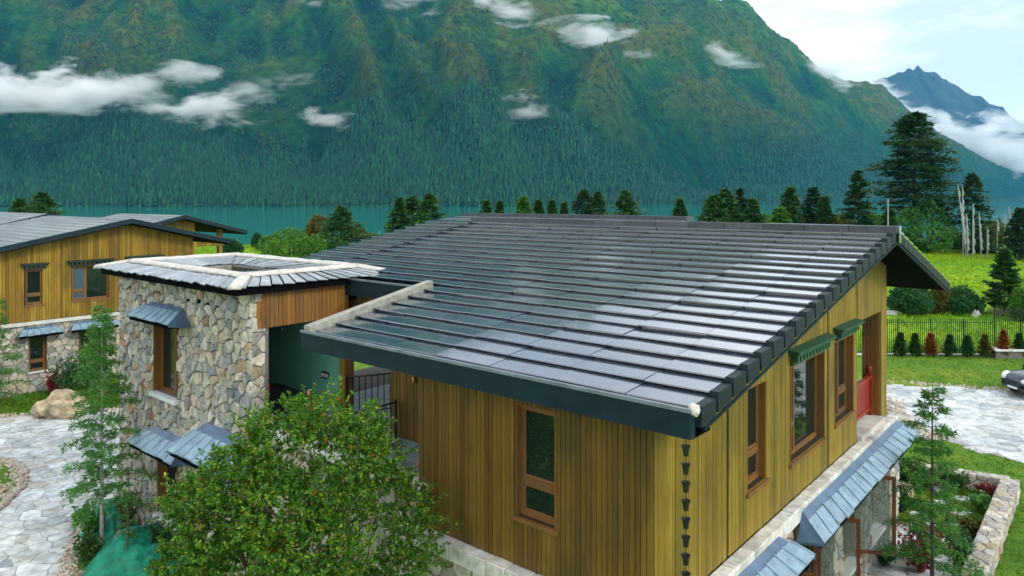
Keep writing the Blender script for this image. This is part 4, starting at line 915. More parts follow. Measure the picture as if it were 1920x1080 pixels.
def slates(P0, P1, Q0, Q1, w, lap):
    """slates between a low edge P0-P1 and a high edge Q0-Q1"""
    n = max(2, round(math.dist(P0, P1) / w))
    for i in range(n):
        f0, f1 = i / n + 0.004, (i + 1) / n - 0.004
        lo0, lo1, hi0, hi1 = lerp3(P0, P1, f0), lerp3(P0, P1, f1), lerp3(Q0, Q1, f0), lerp3(Q0, Q1, f1)
        e = g.uniform(-.05, .05); lo0, lo1 = lerp3(lo0, hi0, e), lerp3(lo1, hi1, e)
        l0, l1 = g.uniform(0, .006), g.uniform(.016, .032)
        up = lambda p, d: (p[0], p[1], p[2] + d)
        MB(None).hexa([up(lo0, l0 - .02), up(lo1, l1 - .02), up(hi1, l1 - .02), up(hi0, l0 - .02), up(lo0, l0), up(lo1, l1), up(hi1, l1), up(hi0, l0)]).build('slate', M['tower_slate'], TR)
for k in range(4):
    k2 = (k + 1) % 4
    slates((*OUT[k], OZ), (*OUT[k2], OZ), (*RID[k], RZ), (*RID[k2], RZ), 0.30, 0)
    slates((*INN[k], IZ), (*INN[k2], IZ), (*RID[k], RZ), (*RID[k2], RZ), 0.30, 0)
def mortar_band(p, q, w, h, seed):
    gg = random.Random(seed); p, q = Vector(p), Vector(q); d = (q - p).normalized(); side = d.cross(Vector((0, 0, 1))).normalized(); n = max(4, int((q - p).length / 0.25)); rings = []
    for i in range(n + 1):
        c = p.lerp(q, i / n); ww = w * gg.uniform(.85, 1.15); hh = h * gg.uniform(.8, 1.2)
        rings.append([tuple(c + side * (ww * s_) + Vector((0, 0, hh * z_))) for s_, z_ in ((-1, -.9), (-.8, .3), (-.3, 1), (.3, 1), (.8, .3), (1, -.9))])
    return MB(None).loft(rings).build('mortar_ridge', M['lime_mortar'], TR, True)
for k in range(4):
    k2 = (k + 1) % 4; mortar_band((*RID[k], RZ + .02), (*RID[k2], RZ + .02), 0.19, 0.045, k)
    mortar_band((*RID[k], RZ + .02), (*OUT[k], OZ + .02), 0.15, 0.05, k + 10)

# ------------------------------------------------------------------ neighbouring timber houses
def far_house(name, label, a0, bL, bR, b_ridge, z_ridge, zL, zR, depth, wins, lower, wall_b, porch=None, zlow=3.3, bands=8, tone='far_slate', lower_stone=True):
    """gable to the viewer at a = a0; local axes x = b, y = a - a0"""
    h = thing(name, label, 'house', hw(0, a0), TH)
    def rz(b_): return z_ridge - (b_ridge - b_) * (z_ridge - zL) / (b_ridge - bL) if b_ < b_ridge else z_ridge - (b_ - b_ridge) * (z_ridge - zR) / (bR - b_ridge)
    w0, w1 = wall_b
    wl = wall_core(h, 'gable_wall', G, w0, w1, zlow, lambda s: rz(s) - 0.30, wins, -0.2, -0.002, M['wall_core'])
    planks(wl, 'g', w0, w1, zlow + .02, lambda s: rz(s) - 0.28, wins, M['far_timber'], 0.12, 77, joined=None)
    for k, w in enumerate(wins):
        wd = w[1] - w[0]
        window(h, G, *w, split=(w[0] + wd * .38) if wd > 1 else None, transom=w[2] + 0.45, deep=0.10, curtain=(0,) if wd > 1 else ())
        cornice(h, G, w[0] - .15, w[1] + .15, w[3] + 0.03, M['cornice_dark'], 0.24)
    MB(None).box(w0 - .1, w1 + .1, -0.12, -0.031, zlow - .16, zlow).build('ledge', M['coping'], h)
    MB(None).box(w0, w0 + .2, 0.2, depth - 1, -0.2, 6.2).box(w1 - .2, w1, 0.2, depth - 1, -0.2, 6.2).build('side_wall', M['wall_core'], h)
    if lower_stone:
        lwl = wall_core(h, 'lower_wall', G, w0, w1, -0.4, lambda s: zlow - .16, [x for x in lower], -0.3, -0.03, M['mortar'])
        ps = cells(w0, w1, -0.3, zlow - .17, 0.36, 0.28, 90)
        for x in lower: ps = [q for q in (cut_hole(p, x) for p in ps) if len(q) > 2 and area(q) > 0.01]
        stones(lwl, 'stone', ps, shifted(G, dy=0.03), M['rubble'], limit=300, seed=8, hmin=0.02, hmax=0.06)
        for k, x in enumerate(lower):
            window(h, G, *x, split=(x[0] + x[1]) / 2 if x[1] - x[0] > 1 else None, transom=x[2] + 0.45, deep=0.14, sill='white_sill', sill_out=0.1)
            canopy(h, G, x[0] - .55, x[1] + .55, x[3] + 0.42, x[3] + 0.14, 0.66, 0.35, 6, 30 + k, inner=0.05)
    rf = bpy.data.objects.new('roof', None); COL.objects.link(rf); rf.parent = h
    ov = -0.75
    MB(None).hexa([(bL, ov, zL - .30), (b_ridge, ov, z_ridge - .30), (b_ridge, depth, z_ridge - .30), (bL, depth, zL - .30), (bL, ov, zL - .07), (b_ridge, ov, z_ridge - .07), (b_ridge, depth, z_ridge - .07), (bL, depth, zL - .07)])\
        .hexa([(b_ridge, ov, z_ridge - .30), (bR, ov, zR - .30), (bR, depth, zR - .30), (b_ridge, depth, z_ridge - .30), (b_ridge, ov, z_ridge - .07), (bR, ov, zR - .07), (bR, depth, zR - .07), (b_ridge, depth, z_ridge - .07)]).build('roof_deck', M['soffit'], rf)
    for sgn, be, ze in ((-1, bL, zL), (1, bR, zR)):
        n = max(4, round(abs(b_ridge - be) / 0.48))
        for i in range(n):
            q0, q1 = i / n, (i + 1) / n + 0.02; b0, b1 = be + (b_ridge - be) * q0, be + (b_ridge - be) * min(q1, 1); z0, z1 = ze + (z_ridge - ze) * q0, ze + (z_ridge - ze) * min(q1, 1) - 0.045
            na = max(3, round(depth / 2.4)) if sgn < 0 else 1
            for j in range(na):
                y0, y1 = ov - .02 + (depth - ov) * j / na + .008, ov - .02 + (depth - ov) * (j + 1) / na
                MB(None).hexa([(b0, y0, z0 - .05), (b1, y0, z1 - .05), (b1, y1, z1 - .05), (b0, y1, z0 - .05), (b0, y0, z0), (b1, y0, z1), (b1, y1, z1), (b0, y1, z0)]).build('roof_tile', M[tone], rf)
    for be, ze in ((bL, zL), (bR, zR)):
        MB(None).hexa([(be, ov - .06, ze - .26), (b_ridge, ov - .06, z_ridge - .26), (b_ridge, ov - .005, z_ridge - .26), (be, ov - .005, ze - .26), (be, ov - .06, ze - .02), (b_ridge, ov - .06, z_ridge - .02), (b_ridge, ov - .005, z_ridge - .02), (be, ov - .005, ze - .02)]).build('verge_board', M['fascia'], rf)
    if porch:
        MB(None).box(porch[0] - .25, porch[0], 0.02, 0.3, 3.3, zR + .2).build('corner_post', M['far_timber'], h)
        pb = MB(None).box(w1, porch[0], 0.0, 0.2, 5.85, 6.4).build('porch_lintel', M['wall_core'], h); planks(pb, 'g', w1, porch[0], 5.84, lambda s: min(6.5, rz(s) - .28), [], M['far_timber'], 0.12, 5)
        MB(None).box(w1, porch[0], 0.0, 3.0, 3.1, 3.32).build('porch_floor', M['coping'], h)
    return h
far_house('timber_house', 'neighbour house with ochre boards, four windows and boulder outside its stone base', 33.53, -3.0, 11.75, 6.55, 7.98, 6.0, 6.72, 11.0,
          [(2.23, 2.95, 4.06, 5.68), (4.12, 5.80, 4.06, 5.70), (6.7, 8.2, 4.06, 5.75)], [(2.36, 3.08, 0.98, 2.62), (4.45, 5.65, 0.98, 2.62)], (-2.4, 10.0), porch=None)
far_house('timber_house', 'neighbour house showing only its far roof and open porch above the pale tower roof', 41.0, 7.0, 16.9, 12.7, 7.95, 6.6, 6.84, 9.0, [], [], (8.5, 13.7), porch=(15.6,), lower_stone=False)
far_house('timber_house', 'neighbour house hidden but for a pale roof slope at the picture edge', 47.0, -4.0, 11.0, 7.05, 8.06, 5.4, 7.0, 10.0, [], [], (-3.0, 10.0), lower_stone=False)

# ------------------------------------------------------------------ foliage builders
def quads_from(P, D, Wd, Ln, wid, g, bend=0.25):
    """leaf-shaped quads: base P, direction D, side Wd, length Ln, half width wid"""
    Nn = np.cross(D, Wd)
    v0 = P; v1 = P + D * (Ln * .45)[:, None] + Wd * wid[:, None]; v2 = P + D * Ln[:, None] - Nn * (Ln * bend)[:, None]; v3 = P + D * (Ln * .45)[:, None] - Wd * wid[:, None]
    V = np.stack([v0, v1, v2, v3], 1).reshape(-1, 3); F = np.arange(len(P) * 4).reshape(-1, 4)
    return V, F
def unit(a): return a / np.maximum(np.linalg.norm(a, axis=-1, keepdims=True), 1e-9)
def conifer_crown(h, r, seed, whorls=22, per=9, sprays=26, leaf=0.35, wid=0.10, base=0.08, droop=0.25, rise=0.1, shape=0.85, ragged=0.3, flat=0.35, top_round=0.0, spread=0.9):
    g = np.random.default_rng(seed); nb = whorls * per
    f = np.repeat((np.arange(whorls) + 0.5) / whorls, per) + g.uniform(-.5, .5, nb) / whorls; f = np.clip(f, 0, 0.995)
    z0 = h * (base + (1 - base) * f); ang = g.uniform(0, 6.283, nb)
    prof = (1 - f) ** shape if top_round == 0 else np.sqrt(np.maximum(0.02, 1 - ((f - 0.28) / 0.74) ** 2)) * (1 - 0.25 * f)
    L_ = r * prof * g.uniform(1 - ragged, 1 + ragged * .35, nb) + 0.02 * h * (1 - f)
    t = g.uniform(0.12, 1.0, (nb, sprays)) ** 0.8
    ca, sa = np.cos(ang)[:, None], np.sin(ang)[:, None]
    dist = L_[:, None] * t; up = z0[:, None] + dist * rise - droop * L_[:, None] * t ** 2 + g.normal(0, .06, (nb, sprays)) * L_[:, None] * flat
    lat = g.normal(0, 0.20, (nb, sprays)) * L_[:, None] * (0.25 + .75 * t) * 0.8
    P = np.stack([ca * dist - sa * lat, sa * dist + ca * lat, up], -1).reshape(-1, 3)
    a2 = (ang[:, None] + g.normal(0, spread, (nb, sprays))).ravel()
    D = unit(np.stack([np.cos(a2), np.sin(a2), g.normal(-0.15 - droop * .5, 0.30, a2.size)], -1)); Wd = unit(np.cross(D, np.array([0, 0, 1.0]) + g.normal(0, .45, D.shape)))
    ln = leaf * g.uniform(.6, 1.3, len(P)); return quads_from(P, D, Wd, ln, wid * g.uniform(.6, 1.3, len(P)), g)
def limbs_mesh(h, r, seed, n, base=0.1, shape=0.85, rise=0.1, droop=0.25, rad=0.03):
    g = random.Random(seed); mb = MB(None)
    for i in range(n):
        f = (i + g.random()) / n; z = h * (base + (1 - base) * f); L_ = r * (1 - f) ** shape * g.uniform(.7, .95); a = g.uniform(0, 6.28)
        pts = [(math.cos(a) * L_ * t, math.sin(a) * L_ * t, z + rise * L_ * t - droop * L_ * t * t) for t in (0, .35, .7, 1)]
        mb.tube(pts, [rad * (1 - f * .6), rad * .7 * (1 - f * .6), rad * .4, rad * .15], 4)
    return mb
def conifer(label, loc, h, r, seed, leafmat='fir_leaf', group=None, bark='bark', tr=None, name='conifer_tree', cat='tree', limbs=0, **kw):
    t = thing(name, label, cat, loc, 0, group); g = random.Random(seed); tr = tr or h * 0.016
    mb = MB(None).tube([(g.uniform(-.01, .01) * h * k, g.uniform(-.01, .01) * h * k, h * k - (0.3 if k == 0 else 0)) for k in (0, .2, .45, .7, .97)], [tr * 1.25, tr, tr * .75, tr * .45, tr * .08], 7)
    mb.build('trunk', M[bark], t)
    if limbs: limbs_mesh(h, r, seed, limbs, kw.get('base', .08), kw.get('shape', .85), kw.get('rise', .1), kw.get('droop', .25), tr * .35).build('limbs', M[bark], t)['kind'] = 'stuff'
    V, F = conifer_crown(h, r, seed, **kw); link('crown', np_mesh('crown', V, F), M[leafmat], t)
    return t
def blob_leaves(lobes, n, leaf, wid, seed, k=5, shell=(0.72, 1.06), up=0.35, spread=0.9):
    """clusters of leaves through the outer volume of several lobes (centre, radii)"""
    g = np.random.default_rng(seed); vol = np.array([l[1][0] * l[1][1] + l[1][1] * l[1][2] for l in lobes]); which = g.choice(len(lobes), n, p=vol / vol.sum())
    Cn = np.array([l[0] for l in lobes])[which]; Rn = np.array([l[1] for l in lobes])[which]
    d = unit(g.normal(size=(n, 3))); rr = g.uniform(*shell, n) * (1 + 0.10 * np.sin(d[:, 0] * 7 + d[:, 2] * 5 + which))
    P = Cn + d * Rn * rr[:, None]; keep = np.ones(n, bool)
    for l in lobes:
        q = (P - np.array(l[0])) / np.array(l[1]); keep &= (np.linalg.norm(q, axis=1) > 0.66)
    P, d = P[keep], unit(d[keep] / Rn[keep]); m_ = len(P)
    P = np.repeat(P, k, 0); d = np.repeat(d, k, 0)
    D = unit(d * 0.8 + np.array([0, 0, up]) + g.normal(0, spread * .6, P.shape)); Wd = unit(np.cross(D, g.normal(size=D.shape)))
    P = P + g.normal(0, leaf * .25, P.shape)
    return quads_from(P, D, Wd, leaf * g.uniform(.6, 1.25, len(P)), wid * g.uniform(.7, 1.2, len(P)), g, 0.12)
def bush(label, loc, w, h, seed, mat, n=900, leaf=0.16, name='shrub', cat='shrub', group=None, nl=6, k=4, stems=5, tall=1.0):
    t = thing(name, label, cat, loc, 0, group); g = random.Random(seed); lobes = []
    for i in range(nl):
        a = g.uniform(0, 6.28); q = g.uniform(0.0, 0.55) * w / 2; hh = h * g.uniform(.45, .78) * tall
        lobes.append(((math.cos(a) * q, math.sin(a) * q, hh * .62), (w * g.uniform(.20, .34), w * g.uniform(.20, .34), hh * .5)))
    lobes.append(((0, 0, h * .6), (w * .26, w * .26, h * .42)))
    V, F = blob_leaves(lobes, n, leaf, leaf * .42, seed, k); V[:, 2] = np.maximum(V[:, 2], 0.01)
    link('crown', np_mesh('crown', V, F), M[mat], t)
    mb = MB(None)
    for i in range(stems):
        a = g.uniform(0, 6.28); mb.tube([(0.05 * math.cos(a), 0.05 * math.sin(a), -.1), (w * .12 * math.cos(a), w * .12 * math.sin(a), h * .35), (w * .25 * math.cos(a), w * .25 * math.sin(a), h * .72)], [w * .018, w * .013, w * .004], 5)
    mb.build('trunk', M['bark'], t); return t
def rock(label, loc, s, seed, mat='boulder', name='boulder', cat='boulder', group=None, rz=0.0):
    bm = bmesh.new(); bmesh.ops.create_icosphere(bm, subdivisions=4, radius=1.0); g = random.Random(seed); o_ = g.uniform(0, 50)
    for v in bm.verts:
        n_ = mnoise.fractal(v.co * 1.1 + Vector((o_, 0, 0)), 0.8, 2.1, 4); v.co *= 1 + 0.30 * n_ + 0.16 * mnoise.noise(v.co * 2.2 + Vector((0, o_, 0)))
        v.co.x *= s[0]; v.co.y *= s[1]; v.co.z = max(v.co.z, -0.55) * s[2]
    me = bpy.data.meshes.new(name); bm.to_mesh(me); bm.free()
    o = link(name, me, M[mat]); o.location = loc; o.rotation_euler = (0, 0, rz); return tag(o, label, cat, group)

# ------------------------------------------------------------------ paving, drive, planting beds
def in_poly(x, y, poly):
    c = False
    for i in range(len(poly)):
        (x0, y0), (x1, y1) = poly[i], poly[i - 1]
        if (y0 > y) != (y1 > y) and x < (x1 - x0) * (y - y0) / (y1 - y0) + x0: c = not c
    return c
def cen(p): return sum(q[0] for q in p) / len(p), sum(q[1] for q in p) / len(p)
def sheet(name, poly, z, mat, kind='structure', parent=None):
    o = MB(None).add([(x, y, z) for x, y in poly], [tuple(range(len(poly)))]).build(name, mat, parent, fix=False); tag(o, kind=kind); return o
FLAT = lambda s, t, n: (s, t, n + 0.012)
YARD = [(-9.6, 14.5), (-10.5, 17.0), (-11.65, 19.3), (-11.5, 20.9), (-10.6, 23.0), (-12.0, 31.0), (-17.9, 30.35), (-20.8, 29.5), (-28, 28.3), (-28, 14.0)]
ISL = (-19.6, 20.3, 4.95)
plain('grout', (0.30, 0.31, 0.29), 0.9, 0.3, 3)
yard = sheet('courtyard', YARD, 0.006, M['grout'])
cl = [p for p in cells(-28, -9.5, 14, 31.2, 0.50, 0.30, 61, 0.30) if in_poly(*cen(p), YARD) and math.hypot(cen(p)[0] - ISL[0], cen(p)[1] - ISL[1]) > ISL[2] - .25]
seen = [p for p in cl if (cen(p)[0] / cen(p)[1]) > -0.735]; hid = [p for p in cl if (cen(p)[0] / cen(p)[1]) <= -0.735]
stones(yard, 'flagstone', seen, FLAT, M['flagstone'], gap=0.013, hmin=0.006, hmax=0.018, limit=300, order=lambda p: cen(p)[1], rest='far_flagstones', tilt=0.004, back=0.01, seed=3)
DRIVE = [(13.0, 36.2), (18.3, 35.3), (23.2, 33.45), (27.5, 31.6), (36, 29.5), (36, 17.5), (24, 20.2), (17.3, 24.2), (16.0, 26.6), (15.6, 28.9), (16.9, 31.4), (16.4, 32.6), (13.0, 33.4)]
drive = sheet('driveway', DRIVE, 0.006, M['grout'])
cl = [p for p in cells(13, 36, 17.5, 36.3, 0.75, 0.6, 62, 0.2) if in_poly(*cen(p), DRIVE)]
stones(drive, 'flagstone', cl, FLAT, M['flagstone'], gap=0.012, hmin=0.006, hmax=0.014, limit=220, order=lambda p: 0 if 0.50 < cen(p)[0] / cen(p)[1] < 0.73 else 1, rest='far_flagstones', tilt=0.003, back=0.01, seed=4)
def gravel(name, label, pts_fn, n, smin, smax, seed, z=0.0):
    g = np.random.default_rng(seed); P = np.array(pts_fn(g, n)); n = len(P)
    base = np.array([(1, 0, 0), (0, 1, 0), (-1, 0, 0), (0, -1, 0), (.1, .1, .75), (0, 0, -.5)]); S = g.uniform(smin, smax, (n, 1, 1)) * g.uniform(.7, 1.3, (n, 6, 1)); a = g.uniform(0, 6.28, n)
    Rm = np.stack([np.stack([np.cos(a), -np.sin(a)], -1), np.stack([np.sin(a), np.cos(a)], -1)], 1)
    B_ = base[None] * S; xy = np.einsum('nij,nkj->nki', Rm, B_[..., :2]); V = np.concatenate([xy, B_[..., 2:]], -1) + np.concatenate([P, np.full((n, 1), z)], 1)[:, None]
    tri = np.array([(0, 1, 4), (1, 2, 4), (2, 3, 4), (3, 0, 4), (1, 0, 5), (2, 1, 5), (3, 2, 5), (0, 3, 5)]); F = (tri[None] + (np.arange(n) * 6)[:, None, None]).reshape(-1, 3)
    return tag(link(name, np_mesh(name, V.reshape(-1, 3), F), M['pebble']), label, 'gravel', kind='stuff')
def along(poly, width):
    seg = [(Vector(poly[i]), Vector(poly[i + 1])) for i in range(len(poly) - 1)]; ls = [(b_ - a).length for a, b_ in seg]
    def fn(g, n):
        out = []; pr = np.array(ls) / sum(ls)
        for k in g.choice(len(seg), n, p=pr):
            a, b_ = seg[k]; d = (b_ - a).normalized(); p = a.lerp(b_, g.random()) + Vector((-d.y, d.x)) * g.normal(0, width); out.append((p.x, p.y))
        return out
    return fn
gravel('gravel', 'round pebbles edging the far side of the driveway', along([(13, 36.2), (18.3, 35.35), (23.2, 33.5), (27.5, 31.6)], 0.16), 420, 0.05, 0.15, 1)
gravel('gravel', 'pebble heap at the inside bend of the driveway', along([(13, 33.2), (16.4, 32.5), (16.7, 31.4), (15.45, 28.9), (15.9, 26.7)], 0.26), 560, 0.05, 0.16, 2)
def ring_pts(g, n): 
    a = g.uniform(-1.6, 1.9, n); r = ISL[2] - np.abs(g.normal(0, .36, n)); return np.stack([ISL[0] + r * np.cos(a), ISL[1] + r * np.sin(a)], -1)
isl = MB(None).lathe([(ISL[2], -0.05), (ISL[2] - .03, 0.05), (ISL[2] - 1.2, 0.16), (0.2, 0.3)], 48, (ISL[0], ISL[1], 0)).build('planting_island', M['turf'], None, True); tag(isl, kind='structure')
gravel('gravel', 'tan pebbles round the planting island in the courtyard', ring_pts, 1700, 0.04, 0.12, 3, 0.05)
gravel('gravel', 'pebble strip between courtyard paving and tower bed', along([(-9.7, 14.5), (-10.5, 17.0), (-11.55, 19.3), (-11.35, 20.9)], 0.13), 520, 0.04, 0.10, 4, 0.02)
gravel('gravel', 'pebbles where the lawn with the boulder meets the courtyard', along([(-12.0, 31.0), (-17.9, 30.4), (-20.8, 29.55), (-27, 28.4)], 0.14), 420, 0.05, 0.12, 5, 0.02)
rock('tan boulder with dark weathered top on the lawn beside the courtyard', at_z(112, 770, 0.2), (1.0, 0.7, 0.72), 5, rz=0.3)
rock('pinkish stone on the rim of the planting island', Vector((-15.6, 21.6, 0.1)), (0.35, 0.5, 0.22), 8)
rock('small brown stone beside the green netting under the tower', at_z(235, 1010, 0.05), (0.28, 0.25, 0.22), 9)
rock('tan stone at the foot of the green netting heap', at_z(182, 1078, 0.02), (0.35, 0.22, 0.16), 10)

# green netting spread over the tower bed
g = np.random.default_rng(4); n_ = 46; Vt = []
c0 = at_z(262, 1045, 0)
for j in range(n_):
    for i in range(n_):
        u_, v_ = i / (n_ - 1) * 2 - 1, j / (n_ - 1) * 2 - 1; r_ = math.hypot(u_, v_); k = max(abs(u_), abs(v_)) / (r_ + 1e-9) if r_ > 0 else 1
        x_, y_ = u_ / (k if k else 1), v_ / (k if k else 1); rr = math.hypot(x_, y_)
        h_ = 0.62 * (1 - rr * rr) + 0.22 * mnoise.fractal((x_ * 2.4, y_ * 2.4, 1.0), .8, 2.1, 5) * (1 - rr * .5) + 0.06 * (1 - abs(mnoise.noise((x_ * 7 + y_ * 2, y_ * 2, 2.0)))*2) - 0.03
        Vt.append((x_ * 1.30 * (1 + .12 * mnoise.noise((x_ * 1.5, y_ * 1.5, 9))), y_ * 1.5, h_))
idx = np.arange(n_ * n_).reshape(n_, n_); o = link('green_netting', np_mesh('green_netting', Vt, quads(idx), True), M['tarp']); o.location = c0; o.rotation_euler = (0, 0, 0.2)
sm = o.modifiers.new('thickness', 'SOLIDIFY'); sm.thickness = 0.02
tag(o, 'heap covered with green netting at the foot of the stone tower', 'netting')
Vt2 = [(x * .62, y * 1.05, z * .75) for x, y, z in Vt]; o = link('green_netting', np_mesh('green_netting', Vt2, quads(idx), True), M['tarp']); o.location = at_z(210, 978, 0.0); o.rotation_euler = (0, 0, 0.4)
sm = o.modifiers.new('thickness', 'SOLIDIFY'); sm.thickness = 0.02
tag(o, 'narrow strip of green netting running up behind the young larch', 'netting')

# garden of the large house: low stone wall, stepping stones, patio
p0, p1, p2 = at_z(1672, 866, .45), at_z(1895, 900, .45), at_z(1832, 1062, .45); p3 = p2 + (p2 - p1) * 0.35
GWALL = thing('garden_wall', 'low dry stone garden wall with flat caps around the small lawn', 'wall', (p1.x, p1.y, 0))
def low_wall(p, q, th, hgt, seed, off):
    d = (q - p); L_ = d.length; d = d.normalized(); nrm = Vector((-d.y, d.x, 0)); o3 = Vector((p1.x, p1.y, 0))
    def fr(face):
        def f(s, t, n):
            w_ = p + d * s + nrm * (off + (th / 2 + n) * face) - o3; return (w_.x, w_.y, t)
        return f
    mb = MB(None); pts = [p + nrm * (off - th / 2 + .03), q + nrm * (off - th / 2 + .03), q + nrm * (off + th / 2 - .03), p + nrm * (off + th / 2 - .03)]
    mb.hexa([(v.x - o3.x, v.y - o3.y, -0.2) for v in pts] + [(v.x - o3.x, v.y - o3.y, hgt - .05) for v in pts]); core = mb.build('wall_core', M['mortar'], GWALL)
    for fc in (1, -1): stones(core, 'stone', cells(0, L_, 0, hgt - .04, 0.34, 0.17, seed + fc), fr(fc), M['rubble'], gap=0.01, hmin=0.0, hmax=0.03, seed=seed, limit=120)
    def ft(s, t, n):
        w_ = p + d * s + nrm * (off + t - th / 2) - o3; return (w_.x, w_.y, hgt - .05 + n)
    stones(core, 'cap_stone', cells(0, L_, -0.02, th + .02, 0.42, th * .55, seed + 7, .1), ft, M['rubble'], gap=0.008, hmin=0.03, hmax=0.05, seed=seed, tilt=.004)
low_wall(p0 * 1.0, p1, 0.34, 0.52, 70, 0.0); low_wall(p1, p3, 0.44, 0.52, 80, 0.0)
patio = [tuple(at_z(u, v, 0)[:2]) for u, v in ((1610, 1000), (1700, 985), (1760, 1000), (1835, 1025), (1790, 1150), (1600, 1150))]
pt = sheet('patio', patio, 0.006, M['grout'])
cl = [p for p in cells(6, 14, 13, 21, 0.55, 0.5, 63, .2) if in_poly(*cen(p), patio)]
stones(pt, 'flagstone', cl, FLAT, M['flagstone'], gap=0.015, hmin=0.01, hmax=0.02, seed=5, tilt=.003, back=.01)
SP = [(1762, 943, 'largest stepping stone in the middle of the walled garden'), (1722, 965, 'stepping stone close behind the red leaved shrub'), (1800, 962, 'stepping stone next to the foot of the long garden wall'), (1745, 985, 'stepping stone at the edge of the white patio'),
      (1792, 988, 'stepping stone between patio and long garden wall'), (1756, 918, 'stepping stone farthest from the patio'), (1803, 935, 'stepping stone beside the low purple plant'), (1706, 943, 'stepping stone nearest the end stone pier')]
for k, (u, v, lb) in enumerate(SP):
    p = at_z(u, v, 0.02); gg = random.Random(k); poly = [(math.cos(i * 1.05) * gg.uniform(.16, .34), math.sin(i * 1.05) * gg.uniform(.13, .24)) for i in range(6)]
    mb = MB(None); stone_into(mb, poly, 0.04, 0.0, gg, 0.05); o = mb.build('stepping_stone', M['flagstone']); o.location = p
    tag(o, lb, 'stepping stone', 'stepping stones in the walled garden')
rock('tan rounded rock against the end pier in the walled garden', at_z(1690, 930, 0.1), (0.34, 0.3, 0.42), 15)
MB_ = MB(None).cbox(-0.9, 0.9, -0.2, 0.2, 0, 0.36, .02); o = MB_.build('stone_bench', M['coping']); o.location = at_z(1655, 1052, 0.0); o.rotation_euler = (0, 0, -0.35)
tag(o, 'white stone bench slab beside the open garden windows', 'bench')

# iron fence with kerb along the lawn
def fence(name, label, p, q, h, n, posts, kerb):
    p, q = Vector(p), Vector(q); f = thing(name, label, 'fence', p); d = q - p; rz = math.atan2(d.y, d.x); f.rotation_euler = (0, 0, rz); L_ = d.length
    for z in (0.18, h - 0.24): MB(None).box(0, L_, -.012, .012, z, z + .03).build('rail', M['fence_iron'], f)
    bm_ = MB(None).loft([[(-.014, -.014, z), (.014, -.014, z), (.014, .014, z), (-.014, .014, z)] for z in (0.08, h - .05)] + [[(-.001, -.001, h), (.001, -.001, h), (.001, .001, h), (-.001, .001, h)]]).mesh('bar')
    pm_ = MB(None).box(-.03, .03, -.03, .03, 0, h).mesh('post')
    for i in range(n + 1):
        o = link('post' if i % posts == 0 else 'bar', pm_ if i % posts == 0 else bm_, M['fence_iron'], f); o.location = (L_ * i / n, 0, 0)
    if kerb: MB(None).box(-.1, L_, -.14, .14, -0.2, 0.10).build('kerb', M['white_sill'], f)
fa, fb = at_z(1560, 666, 0), at_z(1861, 667, 0); fc = at_z(2010, 664, 0)
fence('iron_fence', 'black iron bar fence on a white kerb behind the row of clipped conifers', fa, fb, 2.12, 78, 16, True)
fence('iron_fence', 'taller end run of black iron bars beside the white capped block', fb + Vector((.12, 0, 0)), fc, 2.75, 36, 12, False)
bx = thing('stone_block', 'dark stone block with white capstone between clipped conifers at the fence', 'block', at_z(1886, 672, 0), -0.05)
MB(None).box(-0.72, 0.72, -.3, .3, -.1, 0.46).build('base', M['mortar'], bx); MB(None).cbox(-0.80, 0.80, -.38, .38, 0.46, 0.56, .02).build('capstone', M['white_sill'], bx)
TOP = [(1688, 626, 'fir_leaf', 'dark green clipped conifer first in the row behind the porch post'), (1716, 628, 'fir_leaf', 'slim dark green clipped conifer second in the fence row'),
       (1745, 627, 'rust_leaf', 'bright orange browned clipped conifer third in the fence row'), (1781, 630, 'dark_leaf', 'blue green clipped conifer just past the orange one'),
       (1814, 632, 'dark_leaf', 'blue green clipped conifer fifth in the fence row'), (1847, 629, 'olive_leaf', 'brownish clipped conifer before the white capped block'),
       (1882, 622, 'rust_leaf', 'tall rust red clipped conifer in front of the white capped block'), (1911, 627, 'fir_leaf', 'dark clipped conifer at the end of the fence row')]
for k, (u, v, mt, lb) in enumerate(TOP):
    p = at_z(u, 672, 0); hh = CAM_H - (v - HORIZON) / F_PX * p.y
    conifer(lb, p, hh * 1.04, 0.38, 200 + k, mt, 'clipped conifers along the fence', name='clipped_conifer', tr=.03, whorls=18, per=9, sprays=10, leaf=.16, wid=.045, base=.04, droop=-.3, rise=.6, shape=.95, ragged=.3)

# ------------------------------------------------------------------ trees beyond the houses
def stand(u, v_top, Y):                                       # foot on the ground at distance Y, and the height that reaches v_top
    x = (u - 960) / F_PX * Y; z = gz(x, Y); return Vector((x, Y, z)), CAM_H + (HORIZON - v_top) / F_PX * Y - z
